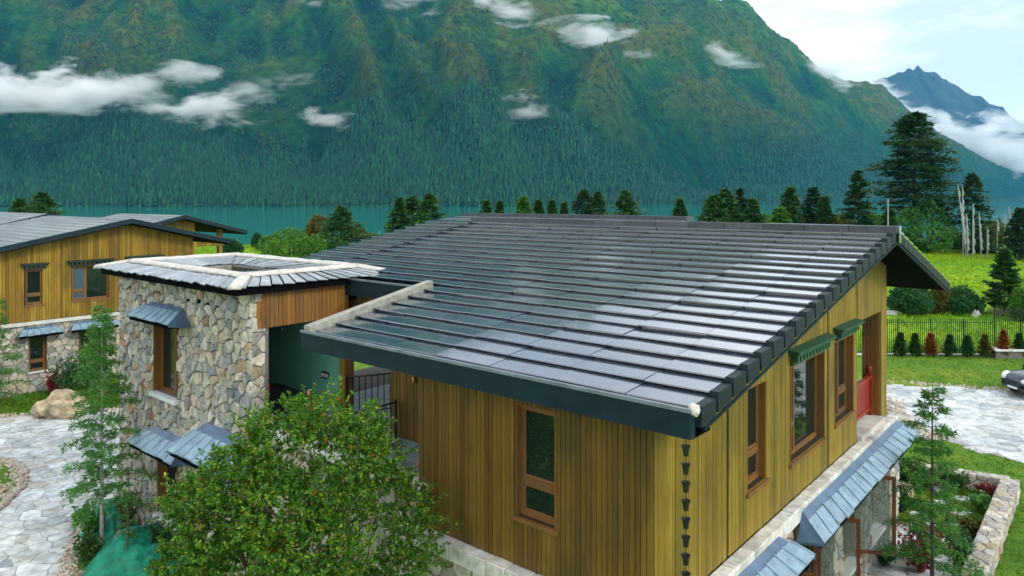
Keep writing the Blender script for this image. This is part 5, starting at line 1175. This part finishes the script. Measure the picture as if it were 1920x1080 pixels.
# the tall old pine
p, h = stand(1715, 214, 126)
pine = thing('old_pine', 'tall old dark pine with layered spreading boughs, the largest tree', 'tree', p)
MB(None).tube([(0, 0, -.5), (.15, 0, h * .25), (-.1, .1, h * .5), (.05, 0, h * .75), (0, 0, h * .97)], [.62, .5, .42, .26, .05], 9).build('trunk', M['bark'], pine)
limbs_mesh(h, 6.0, 3, 46, .26, .5, .12, .16, .14).build('limbs', M['bark'], pine)['kind'] = 'stuff'
V, F = conifer_crown(h, 7.0, 31, whorls=15, per=12, sprays=78, leaf=.80, wid=.17, base=.26, droop=.16, rise=.18, ragged=.52, flat=.45, top_round=1, spread=.7)
link('crown', np_mesh('crown', V, F), M['pine_leaf'], pine)
MID = [  # u, top, half width in the picture, distance, foliage, label
    (38, 373, 20, 120, 'fir_leaf', 'small round-topped conifer behind the far left roof'), (80, 361, 34, 118, 'fir_leaf', 'broad bushy conifer above the neighbour roof ridge'),
    (640, 387, 32, 126, 'fir_leaf', 'dark conifer beside a brown bush before the lake'), (750, 372, 20, 120, 'fir_leaf', 'conifer with a double tip above the sloping roof edge'),
    (772, 369, 22, 124, 'fir_leaf', 'middle conifer of three above the sloping roof edge'), (805, 365, 25, 118, 'fir_leaf', 'conifer of three nearest the roof ridge end'),
    (912, 376, 14, 130, 'fir_leaf', 'first small conifer tip over the ridge'), (937, 377, 10, 130, 'fir_leaf', 'second small narrow conifer tip over the ridge'),
    (982, 369, 15, 128, 'bright_leaf', 'lighter green conifer tip over the ridge'), (1010, 376, 11, 131, 'fir_leaf', 'small conifer tip just right of the lighter one'),
    (1035, 376, 11, 130, 'fir_leaf', 'small conifer tip in the middle of the ridge row'), (1058, 379, 8, 132, 'fir_leaf', 'smallest conifer tip in the ridge row'),
    (1095, 357, 20, 124, 'pine_leaf', 'dark pointed conifer of a pair over the ridge'), (1120, 361, 20, 127, 'fir_leaf', 'paler conifer of a pair over the ridge'),
    (1172, 358, 32, 122, 'fir_leaf', 'broad conifer alone over the ridge'), (1275, 373, 15, 124, 'fir_leaf', 'small conifer behind the raised roof end'),
    (1340, 366, 24, 119, 'fir_leaf', 'left shoulder of the bushy conifer clump'), (1360, 355, 30, 121, 'fir_leaf', 'bushy conifer clump centre with several tips'), (1387, 354, 20, 124, 'pine_leaf', 'narrow dark conifer in the clump'),
    (1412, 372, 22, 117, 'fir_leaf', 'lower conifer at the edge of the clump'), (1462, 390, 20, 112, 'bright_leaf', 'yellow green young conifer before a pointed fir'),
    (1482, 351, 20, 118, 'fir_leaf', 'pointed fir in a gap of the lake view'), (1525, 352, 23, 119, 'pine_leaf', 'dark pointed fir of a close pair'), (1546, 368, 15, 116, 'fir_leaf', 'lower fir leaning on the dark pointed one'),
    (1668, 393, 11, 112, 'fir_leaf', 'small fir behind the utility pole'), (1822, 326, 27, 118, 'pine_leaf', 'lone fir among the white flag poles'), (1912, 392, 18, 105, 'pine_leaf', 'dark fir cut by the picture edge')]
for k, (u, v, hw_, Y, mt, lb) in enumerate(MID):
    p, h = stand(u, v, Y)
    conifer(lb, p, h, hw_ / F_PX * Y * 2.1, 300 + k, mt, 'conifers before the lake', tr=.16, whorls=20, per=9, sprays=26, leaf=.62, wid=.17, base=.06, droop=.12 + .05 * (k % 4), rise=.06 + .06 * (k % 3), shape=.58 + .09 * (k % 4), ragged=.5)
p, h = stand(1610, 321, 112)
conifer('large spreading fir with open tiers next to the old pine', p, h, 4.0, 391, 'pine_leaf', 'conifers before the lake', tr=.24, limbs=40, whorls=20, per=8, sprays=36, leaf=.62, wid=.17, base=.05, droop=.14, rise=.05, shape=.62, ragged=.45)
BUSH = [  # u, foot row, top row, width px, foliage, label
    (545, 492, 432, 140, 'bright_leaf', 'large bright green bush between tower roof and lake', 9), (596, 462, 407, 62, 'olive_leaf', 'round brown tinged bush beside the dark conifer', 6), (690, 468, 440, 60, 'olive_leaf', 'low yellow green bush at the sloping roof edge', 5),
    (755, 446, 411, 52, 'olive_leaf', 'brownish bush in front of the three conifers', 5), (432, 480, 452, 44, 'dark_leaf', 'dark bush under the porch of the far house', 5), (482, 465, 441, 20, 'dark_leaf', 'tiny dark tree alone on the lake shore', 4),
    (625, 474, 450, 70, 'fir_leaf', 'low dark thicket below the brown tinged bush', 5),
    (1738, 474, 378, 128, 'larch_leaf', 'big rounded green willow below the old pine', 9), (1700, 476, 440, 60, 'fir_leaf', 'low dark bush tucked beneath the willow', 5), (1838, 476, 452, 70, 'dark_leaf', 'low shrub mound at the foot of the flag poles', 6), (1800, 470, 440, 60, 'olive_leaf', 'olive bush between willow and flag poles', 5),
    (1862, 462, 418, 80, 'olive_leaf', 'dark thicket behind the flag poles', 6), (1300, 425, 400, 44, 'olive_leaf', 'yellowing bush at the raised roof end', 5),
    (1712, 592, 528, 92, 'dark_leaf', 'wide dark shrub below the meadow left of the rounded one', 8), (1762, 590, 540, 60, 'olive_leaf', 'shrub with yellow twigs in the meadow hedge', 6), (1802, 590, 541, 82, 'dark_leaf', 'rounded dark shrub behind the white stone', 7), (1915, 604, 545, 60, 'bright_leaf', 'lighter shrub at the picture edge behind the tall bars', 6),
    (1690, 590, 548, 50, 'dark_leaf', 'shrub beside rocks at the end of the roof', 5),
    (1330, 452, 392, 70, 'fir_leaf', 'leafy bush filling the gap left of the conifer clump', 6), (1435, 448, 394, 52, 'bright_leaf', 'fresh green bush right of the conifer clump', 6), (1505, 450, 396, 60, 'fir_leaf', 'leafy bush under the two pointed firs', 6),
    (1572, 452, 400, 60, 'olive_leaf', 'olive bush left of the spreading fir', 6), (1640, 455, 402, 60, 'bright_leaf', 'light bush right of the spreading fir', 6), (1150, 440, 392, 60, 'fir_leaf', 'leafy bush beside the lone broad conifer', 6),
    (1005, 440, 394, 90, 'fir_leaf', 'low leafy thicket along the middle of the ridge row', 7), (660, 462, 418, 60, 'fir_leaf', 'green bush behind the dark lakeside conifer', 6), (505, 470, 446, 60, 'bright_leaf', 'low bright bush on the shore grass', 5), (820, 430, 395, 60, 'fir_leaf', 'leafy bush at the roof ridge end', 6)]
for k, (u, vf, vt, wp, mt, lb, nl) in enumerate(BUSH):
    p = at_z(u, vf, -0.1); p.z = gz(p.x, p.y); hh = (vf - vt) / F_PX * p.y; w = wp / F_PX * p.y; lf = max(0.13, 0.0026 * p.y)
    bush(lb, p, w, hh, 500 + k, mt, n=int(2600 + 420 * nl), leaf=lf, group='bushes in the meadow', nl=nl, k=4)
p = at_z(1884, 590, 0); conifer('young leafy fir at the meadow edge behind the tall iron bars', p, (590 - 468) / F_PX * p.y, 1.55, 420, 'fir_leaf', None, tr=.08, whorls=18, per=9, sprays=26, leaf=.34, wid=.11, base=.03, droop=-.05, rise=.28, shape=.7, ragged=.45)
rock('white pointed stone in the grass beneath the meadow shrubs', at_z(1830, 590, .15), (.28, .22, .34), 21, 'pale_rock')
rock('grey field rock at the roof end under the shrubs', at_z(1672, 572, .2), (.7, .5, .45), 22, 'pale_rock'); rock('low pale field rock just below the grey one', at_z(1676, 588, .1), (.6, .4, .28), 23, 'pale_rock')
wt_ = thing('brushwood_pile', 'pile of cut brushwood behind the tall iron bars', 'brushwood', at_z(1880, 592, 0)); g = random.Random(2); mb = MB(None)
for k in range(60): x = g.uniform(-.9, .9); y = g.uniform(-.3, .3); mb.tube([(x, y, g.uniform(0, .3)), (x + g.uniform(-.6, .6), y + g.uniform(-.1, .1), g.uniform(.3, .65))], [.025, .012], 4)
mb.build('twigs', M['wattle'], wt_)

# prayer flag poles and utility poles
def flag_pole(u, vf, vt, du, cloth, label, Y=110, mat='flag_cloth'):
    p, _ = stand(u, vf, Y); top = at_y(u + du, vt, Y); t = thing('flag_pole', label, 'flag pole', p, 0, 'white flag poles by the shore'); d = top - p
    MB(None).tube([(0, 0, -.3), tuple(d * .5), tuple(d)], [.09, .07, .035], 6).build('pole', M['pole'], t)
    if cloth:
        g = random.Random(int(u)); n = 18; L_ = d.length * cloth; q = d.normalized(); st = d.length - L_ - 0.1; mb = MB(None); rows = []
        for i in range(n + 1):
            c = q * (st + L_ * i / n); w = (0.30 * (1 - .6 * i / n) + 0.07 * math.sin(i * 1.7 + g.random())); y_ = .10 * math.sin(i * 1.1)
            rows.append([tuple(c + Vector((.05, -.02, 0))), tuple(c + Vector((.05 + w, y_ - .02, -.1))), tuple(c + Vector((.05 + w, y_ + .0, -.1))), tuple(c + Vector((.05, .0, 0)))])
        mb.loft(rows).build('flag', M[mat], t)
flag_pole(1813, 478, 345, -18, .8, 'leaning flag pole with long ragged white flag close to the old pine'); flag_pole(1806, 476, 348, -2, .6, 'slender upright flag pole behind the leaning one', 114)
flag_pole(1824, 462, 381, 0, .9, 'thick upright white flag before the lone fir'); flag_pole(1815, 452, 400, -4, .8, 'short narrow white flag left of the thick one'); flag_pole(1840, 470, 397, -5, .8, 'grey white flag right of the lone fir')
flag_pole(1851, 465, 425, 0, .7, 'low thin flag in front of the olive thicket'); flag_pole(1870, 466, 408, 0, .3, 'dark bare pole with a scrap of cloth'); flag_pole(1883, 468, 400, 0, .2, 'taller dark bare pole with a scrap of cloth')
flag_pole(1887, 470, 430, 1, .8, 'short white flag beside the sail-like one'); flag_pole(1906, 464, 386, -16, .95, 'broad sail-like white flag near the picture edge'); flag_pole(1909, 472, 455, 0, .8, 'lowest small flag beneath the sail-like one')
flag_pole(1700, 405, 338, 8, 0, 'bare thin pole crossing the old pine', 100) if False else None
def post(label, u, vf, vt, Y, r):
    p, _ = stand(u, vf, Y); h = at_y(u, vt, Y).z - p.z; t = thing('utility_pole', label, 'pole', p)
    MB(None).tube([(0, 0, -.3), (0, 0, h)], [r, r * .75], 8).build('pole', M['pole'], t); MB(None).box(-.22, .22, -.05, .05, h - .3, h - .24).build('cross_arm', M['pole'], t)
post('grey utility pole between spreading fir and old pine', 1665, 460, 373, 90, .11); post('thin white marker pole beside the sloping roof edge', 711, 450, 432, 115, .06); post('thin white marker pole on the shore under the far house eave', 444, 460, 448, 120, .06)

# ------------------------------------------------------------------ parked car at the picture edge
cp_ = at_z(1913, 748, 0); CAR = thing('parked_car', 'dark car parked on the pale driveway at the picture edge', 'car', Vector((cp_.x - 0.12, cp_.y + 0.35, 0.03)), math.radians(6))
def car_body():
    # stations along x (0 at nose): half widths and heights of lower body and of the cabin
    mb = MB(None); prof = [(0.02, .62, .42, .70), (0.12, .78, .30, .86), (0.45, .86, .24, .98), (1.15, .90, .22, 1.04), (1.45, .91, .22, 1.06), (3.3, .91, .22, 1.10), (4.2, .88, .26, 1.08), (4.55, .80, .36, 1.0)]
    rings = []
    for x, w, z0, z1 in prof: rings.append([(x, -w * .94, z0), (x, -w, z0 + .16), (x, -w, z1 - .24), (x, -w * .93, z1 - .06), (x, -w * .6, z1), (x, w * .6, z1), (x, w * .93, z1 - .06), (x, w, z1 - .24), (x, w, z0 + .16), (x, w * .94, z0)])
    return mb.loft(rings)
car_body().build('body', M['car_paint'], CAR, True)
MB(None).loft([[(x, -w, z), (x, w, z), (x + e, w * .8, zt), (x + e, -w * .8, zt)] for x, w, z, e, zt in ((1.15, .80, 1.02, .02, 1.06), (2.0, .82, 1.06, 0, 1.58), (3.3, .82, 1.08, 0, 1.60), (4.35, .78, 1.06, .0, 1.12))]).build('cabin', M['glass'], CAR, True)
MB(None).loft([[(x, -.64, z), (x, .64, z), (x, .60, z + .05), (x, -.60, z + .05)] for x, z in ((1.95, 1.56), (2.4, 1.60), (3.2, 1.61), (3.5, 1.54))]).build('roof_panel', M['car_paint'], CAR)
MB(None).box(0.0, 0.03, -.45, .45, .50, .66).build('grille', M['dark_metal'], CAR); MB(None).box(-.01, 0.02, -.26, .26, .36, .46).build('number_plate', M['white_sill'], CAR)
for s_ in (-1, 1):
    MB(None).loft([[(x, s_ * y0, z0), (x, s_ * y1, z0 + .02), (x, s_ * y1, z1), (x, s_ * y0, z1)] for x, y0, y1, z0, z1 in ((.04, .44, .66, .68, .80), (.20, .50, .80, .74, .90), (.46, .62, .87, .82, .96))]).build('headlight', M['headlight'], CAR)
    MB(None).box(1.45, 1.58, s_ * .88, s_ * 1.08, 1.02, 1.15).build('wing_mirror', M['car_paint'], CAR)
    MB(None).box(2.05, 2.9, s_ * .905, s_ * .915, .45, .52).build('door_trim', M['alloy'], CAR)
    for x in (0.82, 3.65):
        w = bpy.data.objects.new('wheel', None); COL.objects.link(w); w.parent = CAR; w.location = (x, s_ * .80, .34)
        MB(None).lathe([(.20, -.11), (.33, -.11), (.345, -.07), (.345, .07), (.33, .11), (.20, .11)], 24, axis='y').build('tyre', M['tyre'], w, True)
        mb = MB(None).lathe([(.03, .085 * s_), (.06, .10 * s_), (.06, .06 * s_), (.03, .05 * s_)], 12, axis='y')
        for k in range(5):
            a = k * math.tau / 5; mb.tube([(.04 * math.cos(a), .09 * s_, .04 * math.sin(a)), (.21 * math.cos(a), .10 * s_, .21 * math.sin(a))], [.03, .022], 5)
        mb.lathe([(.19, .06 * s_), (.215, .06 * s_), (.215, .11 * s_), (.19, .11 * s_)], 24, axis='y'); mb.build('rim', M['alloy'], w)

# ------------------------------------------------------------------ near trees and planting
def broad_tree():
    base = Vector((-3.25, 11.1, 0)); t = thing('broadleaf_tree', 'bushy broadleaf tree with glossy light green leaves in front of the tower', 'tree', base)
    g = random.Random(4); mb = MB(None); stems = []
    for k in range(7):
        a = k * .9 + g.uniform(-.2, .2); q = g.uniform(.4, .95); pts = [(0.1 * math.cos(a), 0.1 * math.sin(a), -.2), (q * .25 * math.cos(a), q * .25 * math.sin(a), 1.3), (q * .7 * math.cos(a), q * .7 * math.sin(a), 2.7), (q * 1.15 * math.cos(a), q * 1.15 * math.sin(a), 4.3)]
        mb.tube(pts, [.075, .055, .038, .012], 6); stems.append(pts)
        for j in range(7):
            i = g.choice((1, 2)); f = g.random(); s_ = Vector(pts[i]).lerp(Vector(pts[i + 1]), f); a2 = a + g.uniform(-1.3, 1.3); l = g.uniform(.35, .75)
            mb.tube([tuple(s_), tuple(s_ + Vector((math.cos(a2) * l * .5, math.sin(a2) * l * .5, l * .45))), tuple(s_ + Vector((math.cos(a2) * l, math.sin(a2) * l, l * .7)))], [.022, .014, .005], 5)
    mb.build('trunk', M['red_bark'], t)
    def L3(u, v, r, dy=0.0):                                  # lobe centred where the crown shows it
        p = at_y(u, v, 11.1 + dy) - base; return (tuple(p), r)
    lobes = [L3(560, 845, (.62, .6, .45)), L3(615, 800, (.36, .4, .30)), L3(500, 850, (.42, .5, .36), .1), L3(455, 895, (.50, .55, .42), -.1), L3(400, 935, (.46, .5, .38), .1), L3(650, 865, (.52, .55, .45), -.2), L3(708, 880, (.36, .45, .40), .2), L3(680, 835, (.28, .3, .24), .1),
             L3(420, 1000, (.55, .6, .46), -.1), L3(350, 955, (.26, .3, .26), .2), L3(520, 965, (.62, .6, .44), -.5), L3(600, 930, (.5, .5, .40), -.4), L3(590, 1035, (.75, .65, .42), -.7), L3(470, 1075, (.72, .7, .5), -.3), L3(762, 965, (.30, .36, .30), .15), L3(730, 925, (.30, .36, .26), .1), L3(370, 1050, (.42, .5, .42), 0.2),
             L3(645, 965, (.42, .45, .34), -.3), L3(785, 1025, (.28, .32, .30), .1), L3(570, 775, (.20, .2, .18)), L3(695, 795, (.16, .2, .16), .2), L3(505, 808, (.26, .28, .22), .1), L3(590, 1130, (1.0, .9, .5), -.3), L3(745, 1065, (.28, .3, .22), .1), L3(335, 1080, (.3, .4, .3), 0.2)]
    gs = np.random.default_rng(77); n = 5200; area_ = np.array([l_[1][0] * l_[1][1] + l_[1][1] * l_[1][2] for l_ in lobes]); wh = gs.choice(len(lobes), n, p=area_ / area_.sum())
    Cn = np.array([l_[0] for l_ in lobes])[wh]; Rn = np.array([l_[1] for l_ in lobes])[wh]; d = unit(gs.normal(size=(n, 3)) + np.array([0, -.15, .15])); P = Cn + d * Rn * gs.uniform(.62, 1.0, n)[:, None]
    keep = np.array([mnoise.noise(tuple(p * 1.9 + 3.0)) + .8 * mnoise.noise(tuple(p * .8)) > -.34 for p in P])
    for l_ in lobes: keep &= np.linalg.norm((P - np.array(l_[0])) / np.array(l_[1]), axis=1) > .58
    P, d = P[keep], d[keep]; n = len(P); sd = unit(d + np.array([0, 0, .55]) + gs.normal(0, .35, (n, 3))); sl = gs.uniform(.06, .30, n) * np.where(gs.random(n) < .12, 1.7, 1.0)
    LP, LD = [], []
    for w_, (f_, m_) in enumerate(((.35, 4), (.6, 5), (.82, 6), (1.0, 7))):
        q = P + sd * (sl * f_)[:, None]
        for m2 in range(m_): LP.append(q + gs.normal(0, .008, q.shape)); LD.append(unit(sd * (.35 + .25 * f_) + gs.normal(0, .62, q.shape)))
    LP = np.concatenate(LP); LD = np.concatenate(LD); Wd = unit(np.cross(LD, gs.normal(size=LD.shape))); V, F = quads_from(LP, LD, Wd, gs.uniform(.035, .078, len(LP)), gs.uniform(.010, .021, len(LP)), gs, .12)
    CR = V
    link('crown', np_mesh('crown', V, F), M['broad_leaf'], t)
    gg = np.random.default_rng(5); n = 500; l = CR[gg.integers(0, len(CR), n)] + gg.normal(0, .03, (n, 3)); D = unit(gg.normal(size=(n, 3)) + np.array([0, 0, .4])); Wd = unit(np.cross(D, gg.normal(size=D.shape)))
    V, F = quads_from(l, D, Wd, gg.uniform(.06, .11, n), np.full(n, .026), gg); link('turning_leaves', np_mesh('turning_leaves', V, F), M['rust_leaf'], t)
broad_tree()
def larch(label, loc, h, r, seed, n=30, dens=60, leaf=.085, group='young larches round the houses', base=.10, lean=0.0):
    t = thing('young_larch', label, 'tree', loc, 0, group); g = random.Random(seed); gn = np.random.default_rng(seed); tr = .05
    MB(None).tube([(0, 0, -.2), (lean * .3, 0, h * .3), (lean * .7, 0, h * .65), (lean, 0, h)], [tr, tr * .8, tr * .5, tr * .1], 7).build('trunk', M['pale_bark' if seed % 2 else 'bark'], t)
    mb = MB(None); PP = []; DD = []
    for i in range(n):
        f = (i + g.random()) / n; z = h * (base + (1 - base) * f); a = i * 2.4 + g.uniform(-.4, .4); l = r * ((1 - f) ** .75 * .95 + .07) * g.uniform(.55, 1.1); up = .25 + .35 * f
        pts = [Vector((lean * z / h + math.cos(a) * l * t, math.sin(a) * l * t, z + l * (up * t - .42 * t * t))) for t in (0, .33, .66, 1)]
        mb.tube([tuple(p) for p in pts], [.012, .009, .006, .002], 4); k = int(dens * (.35 + l / r))
        for q in range(k):
            t_ = .12 + .88 * (q + g.random()) / k; j = min(2, int(t_ * 3)); s_ = pts[j].lerp(pts[j + 1], t_ * 3 - j); sd = g.choice((-1, 1)) * g.uniform(.5, 1.5); off = g.uniform(0, .16) * r * (1 - .5 * t_)
            a3 = a + sd; s_ = s_ + Vector((math.cos(a3) * off, math.sin(a3) * off, g.uniform(-.09, .03) * r)); PP.append(s_[:]); DD.append((math.cos(a3), math.sin(a3), g.uniform(-.9, .3)))
    tag(mb.build('limbs', M['bark'], t), kind='stuff'); P = np.array(PP); D = unit(np.array(DD)); Wd = unit(np.cross(D, gn.normal(size=D.shape))); m3 = len(P)
    P = np.repeat(P, 3, 0); D = unit(np.repeat(D, 3, 0) + gn.normal(0, .55, (m3 * 3, 3))); Wd = unit(np.cross(D, gn.normal(size=D.shape))); V, F = quads_from(P, D, Wd, leaf * gn.uniform(.6, 1.5, m3 * 3), leaf * .12 * gn.uniform(.7, 1.4, m3 * 3), gn, .1)
    link('crown', np_mesh('crown', V, F), M['larch_leaf'], t); return t
p = at_z(191, 1032, 0); larch('slender young larch with feathery boughs on the tower bed', p, CAM_H - (575 - HORIZON) / F_PX * p.y, 1.25, 61, 60, 120, base=.20)
p = at_z(-6, 760, 0); larch('young larch cut by the picture edge before the neighbour house', p, CAM_H - (555 - HORIZON) / F_PX * p.y, 1.3, 63, 34, 60, leaf=.12)
p = Vector((at_y(1748, 700, 16.2).x, 16.2, 0)); larch('young larch with drooping tip in front of the walled garden', p, CAM_H - (722 - HORIZON) / F_PX * p.y, 1.15, 62, 40, 110, leaf=.09, base=.12)
p = at_z(1775, 1010, 0); larch('thin sapling inside the walled garden', p, 1.5, .35, 66, 18, 30, leaf=.07)
p = at_z(240, 1035, 0.3); larch('tiny bare sapling on the green netting', p, 1.3, .35, 68, 16, 20, leaf=.06)
def twig_shrub(label, loc, h, w, seed, mat, n=26, leaf=.07, dens=14, name='shrub', group='young shrubs in the beds'):
    t = thing(name, label, 'shrub', loc, 0, group); g = random.Random(seed); gn = np.random.default_rng(seed); mb = MB(None); PP = []
    for i in range(n):
        a = g.uniform(0, 6.28); q = g.uniform(.1, .5) * w; hh = h * g.uniform(.5, 1.0); pts = [Vector((0, 0, -.05)), Vector((math.cos(a) * q * .4, math.sin(a) * q * .4, hh * .5)), Vector((math.cos(a) * q, math.sin(a) * q, hh))]
        mb.tube([tuple(p) for p in pts], [.012, .008, .003], 4)
        for k in range(dens):
            f = g.uniform(.25, 1.0); s_ = pts[0].lerp(pts[1], f * 2) if f < .5 else pts[1].lerp(pts[2], f * 2 - 1); PP.append(tuple(s_ + Vector((g.gauss(0, .05), g.gauss(0, .05), g.gauss(0, .04))) * w))
    mb.build('stems', M['red_bark'], t); P = np.repeat(np.array(PP), 3, 0); D = unit(gn.normal(size=P.shape) + np.array([0, 0, .5])); Wd = unit(np.cross(D, gn.normal(size=D.shape)))
    V, F = quads_from(P, D, Wd, leaf * gn.uniform(.6, 1.3, len(P)), leaf * .3 * gn.uniform(.7, 1.3, len(P)), gn, .1); link('crown', np_mesh('crown', V, F), M[mat], t)
for k, (u, v, hh, w, mt, n, lb) in enumerate([
    (1725, 1075, 1.25, 1.3, 'red_leaf', 34, 'red leaved shrub in front of the white patio'), (1800, 1070, .95, 1.0, 'dark_leaf', 20, 'loose green shrub beside the red leaved one'), (1655, 1062, .6, .6, 'dark_leaf', 16, 'small green shrub at the end of the stone bench'),
    (1850, 935, .45, .7, 'red_leaf', 14, 'low purple plant against the garden wall'), (1690, 960, .7, .8, 'dark_leaf', 20, 'green shrub by the end stone pier'),
    (1722, 912, .55, 1.2, 'bright_leaf', 40, 'spreading fresh green plant at the back of the walled garden'), (1790, 915, .5, 1.3, 'fir_leaf', 40, 'dense low green plant under the back garden wall'), (1845, 960, .5, .9, 'larch_leaf', 26, 'green tuft along the long garden wall'),
    (1820, 1005, .45, .7, 'olive_leaf', 22, 'yellowish tuft at the patio end of the garden wall'), (1700, 900, .6, .8, 'dark_leaf', 24, 'dark plant in the back corner by the pier'),
    (165, 1060, .8, .7, 'fir_leaf', 30, 'bright green bushy plant at the edge of the netting'), (172, 1010, .9, .9, 'larch_leaf', 26, 'tall weeds along the courtyard edge beside the larch'), (150, 985, .5, .6, 'larch_leaf', 16, 'small weeds at the bend of the courtyard edge'),
    (238, 1000, 1.1, .6, 'olive_leaf', 22, 'bronze tinged shrub against the tower foot'), (300, 1050, .9, .6, 'dark_leaf', 20, 'dark shrub under the lower tower window'), (290, 1075, .35, .5, 'bright_leaf', 22, 'light green tuft on the netting heap'),
    (130, 745, 1.9, 1.6, 'dark_leaf', 34, 'twiggy shrub behind the tan boulder'), (175, 735, 2.3, 2.2, 'larch_leaf', 44, 'leafy shrub in front of the neighbour window'), (100, 742, 1.1, .8, 'red_leaf', 14, 'reddish shrub beside the neighbour window'), (40, 735, 1.4, .9, 'olive_leaf', 14, 'thin shrub under the first neighbour window'),
    (215, 700, 2.2, 1.6, 'larch_leaf', 30, 'shrub rising between neighbour wall and tower')]):
    p = at_z(u, v, 0); twig_shrub(lb, p, hh, w, 700 + k, mt, n, leaf=.055 + .0022 * p.y, dens=16)

# ------------------------------------------------------------------ grass
def tufts(name, label, fn, n, h, mat, seed, blades=5, wid=.012):
    g = np.random.default_rng(seed); P = np.array(fn(g, n)); n = len(P); P = np.concatenate([P, ground_z(P[:, 0], P[:, 1])[:, None]], 1); P = np.repeat(P, blades, 0) + np.concatenate([g.normal(0, h * .35, (n * blades, 2)), np.zeros((n * blades, 1))], 1)
    D = unit(np.concatenate([g.normal(0, .55, (len(P), 2)), np.ones((len(P), 1))], 1)); Wd = unit(np.cross(D, g.normal(size=D.shape)))
    V, F = quads_from(P, D, Wd, h * g.uniform(.5, 1.3, len(P)), np.full(len(P), wid) * g.uniform(.7, 1.4, len(P)), g, .2)
    return tag(link(name, np_mesh(name, V, F), M[mat]), label, 'grass', kind='stuff')
BED = [(-9.6, 14.5), (-10.5, 17.0), (-11.5, 19.3), (-10.8, 20.7), (-8.5, 18.6), (-7.2, 17.2), (-7.2, 14.5)]
GARD = [tuple(at_z(u, v, 0)[:2]) for u, v in ((1680, 880), (1885, 912), (1840, 1035), (1700, 985))]
def lawn_fn(x0, x1, y0, y1, ok):
    def fn(g, n):
        P = np.stack([g.uniform(x0, x1, n), g.uniform(y0, y1, n)], -1); return P[[ok(*p) for p in P]]
    return fn
HX_ = lambda x, y: (np.array([x, y]) - C2) @ B2; HA_ = lambda x, y: (np.array([x, y]) - C2) @ A2
def free_right(x, y): return x / y > .30 and HA_(x, y) < -0.9 and not in_poly(x, y, DRIVE) and not in_poly(x, y, patio) or (x / y > .5 and HX_(x, y) > 13 and not in_poly(x, y, DRIVE))
tufts('grass', 'mown lawn grass around the driveway and walled garden', lawn_fn(8, 30, 13, 41, free_right), 26000, .07, 'grass_leaf', 1, 4, .010)
tufts('grass', 'long grass in the walled garden', lawn_fn(9, 17, 14, 25, lambda x, y: in_poly(x, y, GARD)), 2200, .16, 'grass_leaf', 2, 6, .012)
tufts('grass', 'lawn grass round the boulder by the neighbour house', lawn_fn(-27, -11, 28, 35, lambda x, y: not in_poly(x, y, YARD)), 6500, .14, 'grass_leaf', 3, 5, .014)
tufts('grass', 'rough grass and weeds in the tower bed', lawn_fn(-12, -7, 14, 21, lambda x, y: in_poly(x, y, BED) and HX_(x, y) < -.3), 1200, .15, 'larch_leaf', 4, 6, .012)
tufts('grass', 'tall flowering meadow grass beyond the iron fence', lawn_fn(14, 95, 41.8, 128, lambda x, y: .48 < x / y < .76), 26000, .34, 'meadow_leaf', 5, 4, .035)
tufts('grass', 'bright meadow grass on the lake side of the neighbour houses', lawn_fn(-75, -10, 100, 150, lambda x, y: -.5 < x / y < -.1), 6000, .4, 'meadow_leaf', 6, 4, .06)
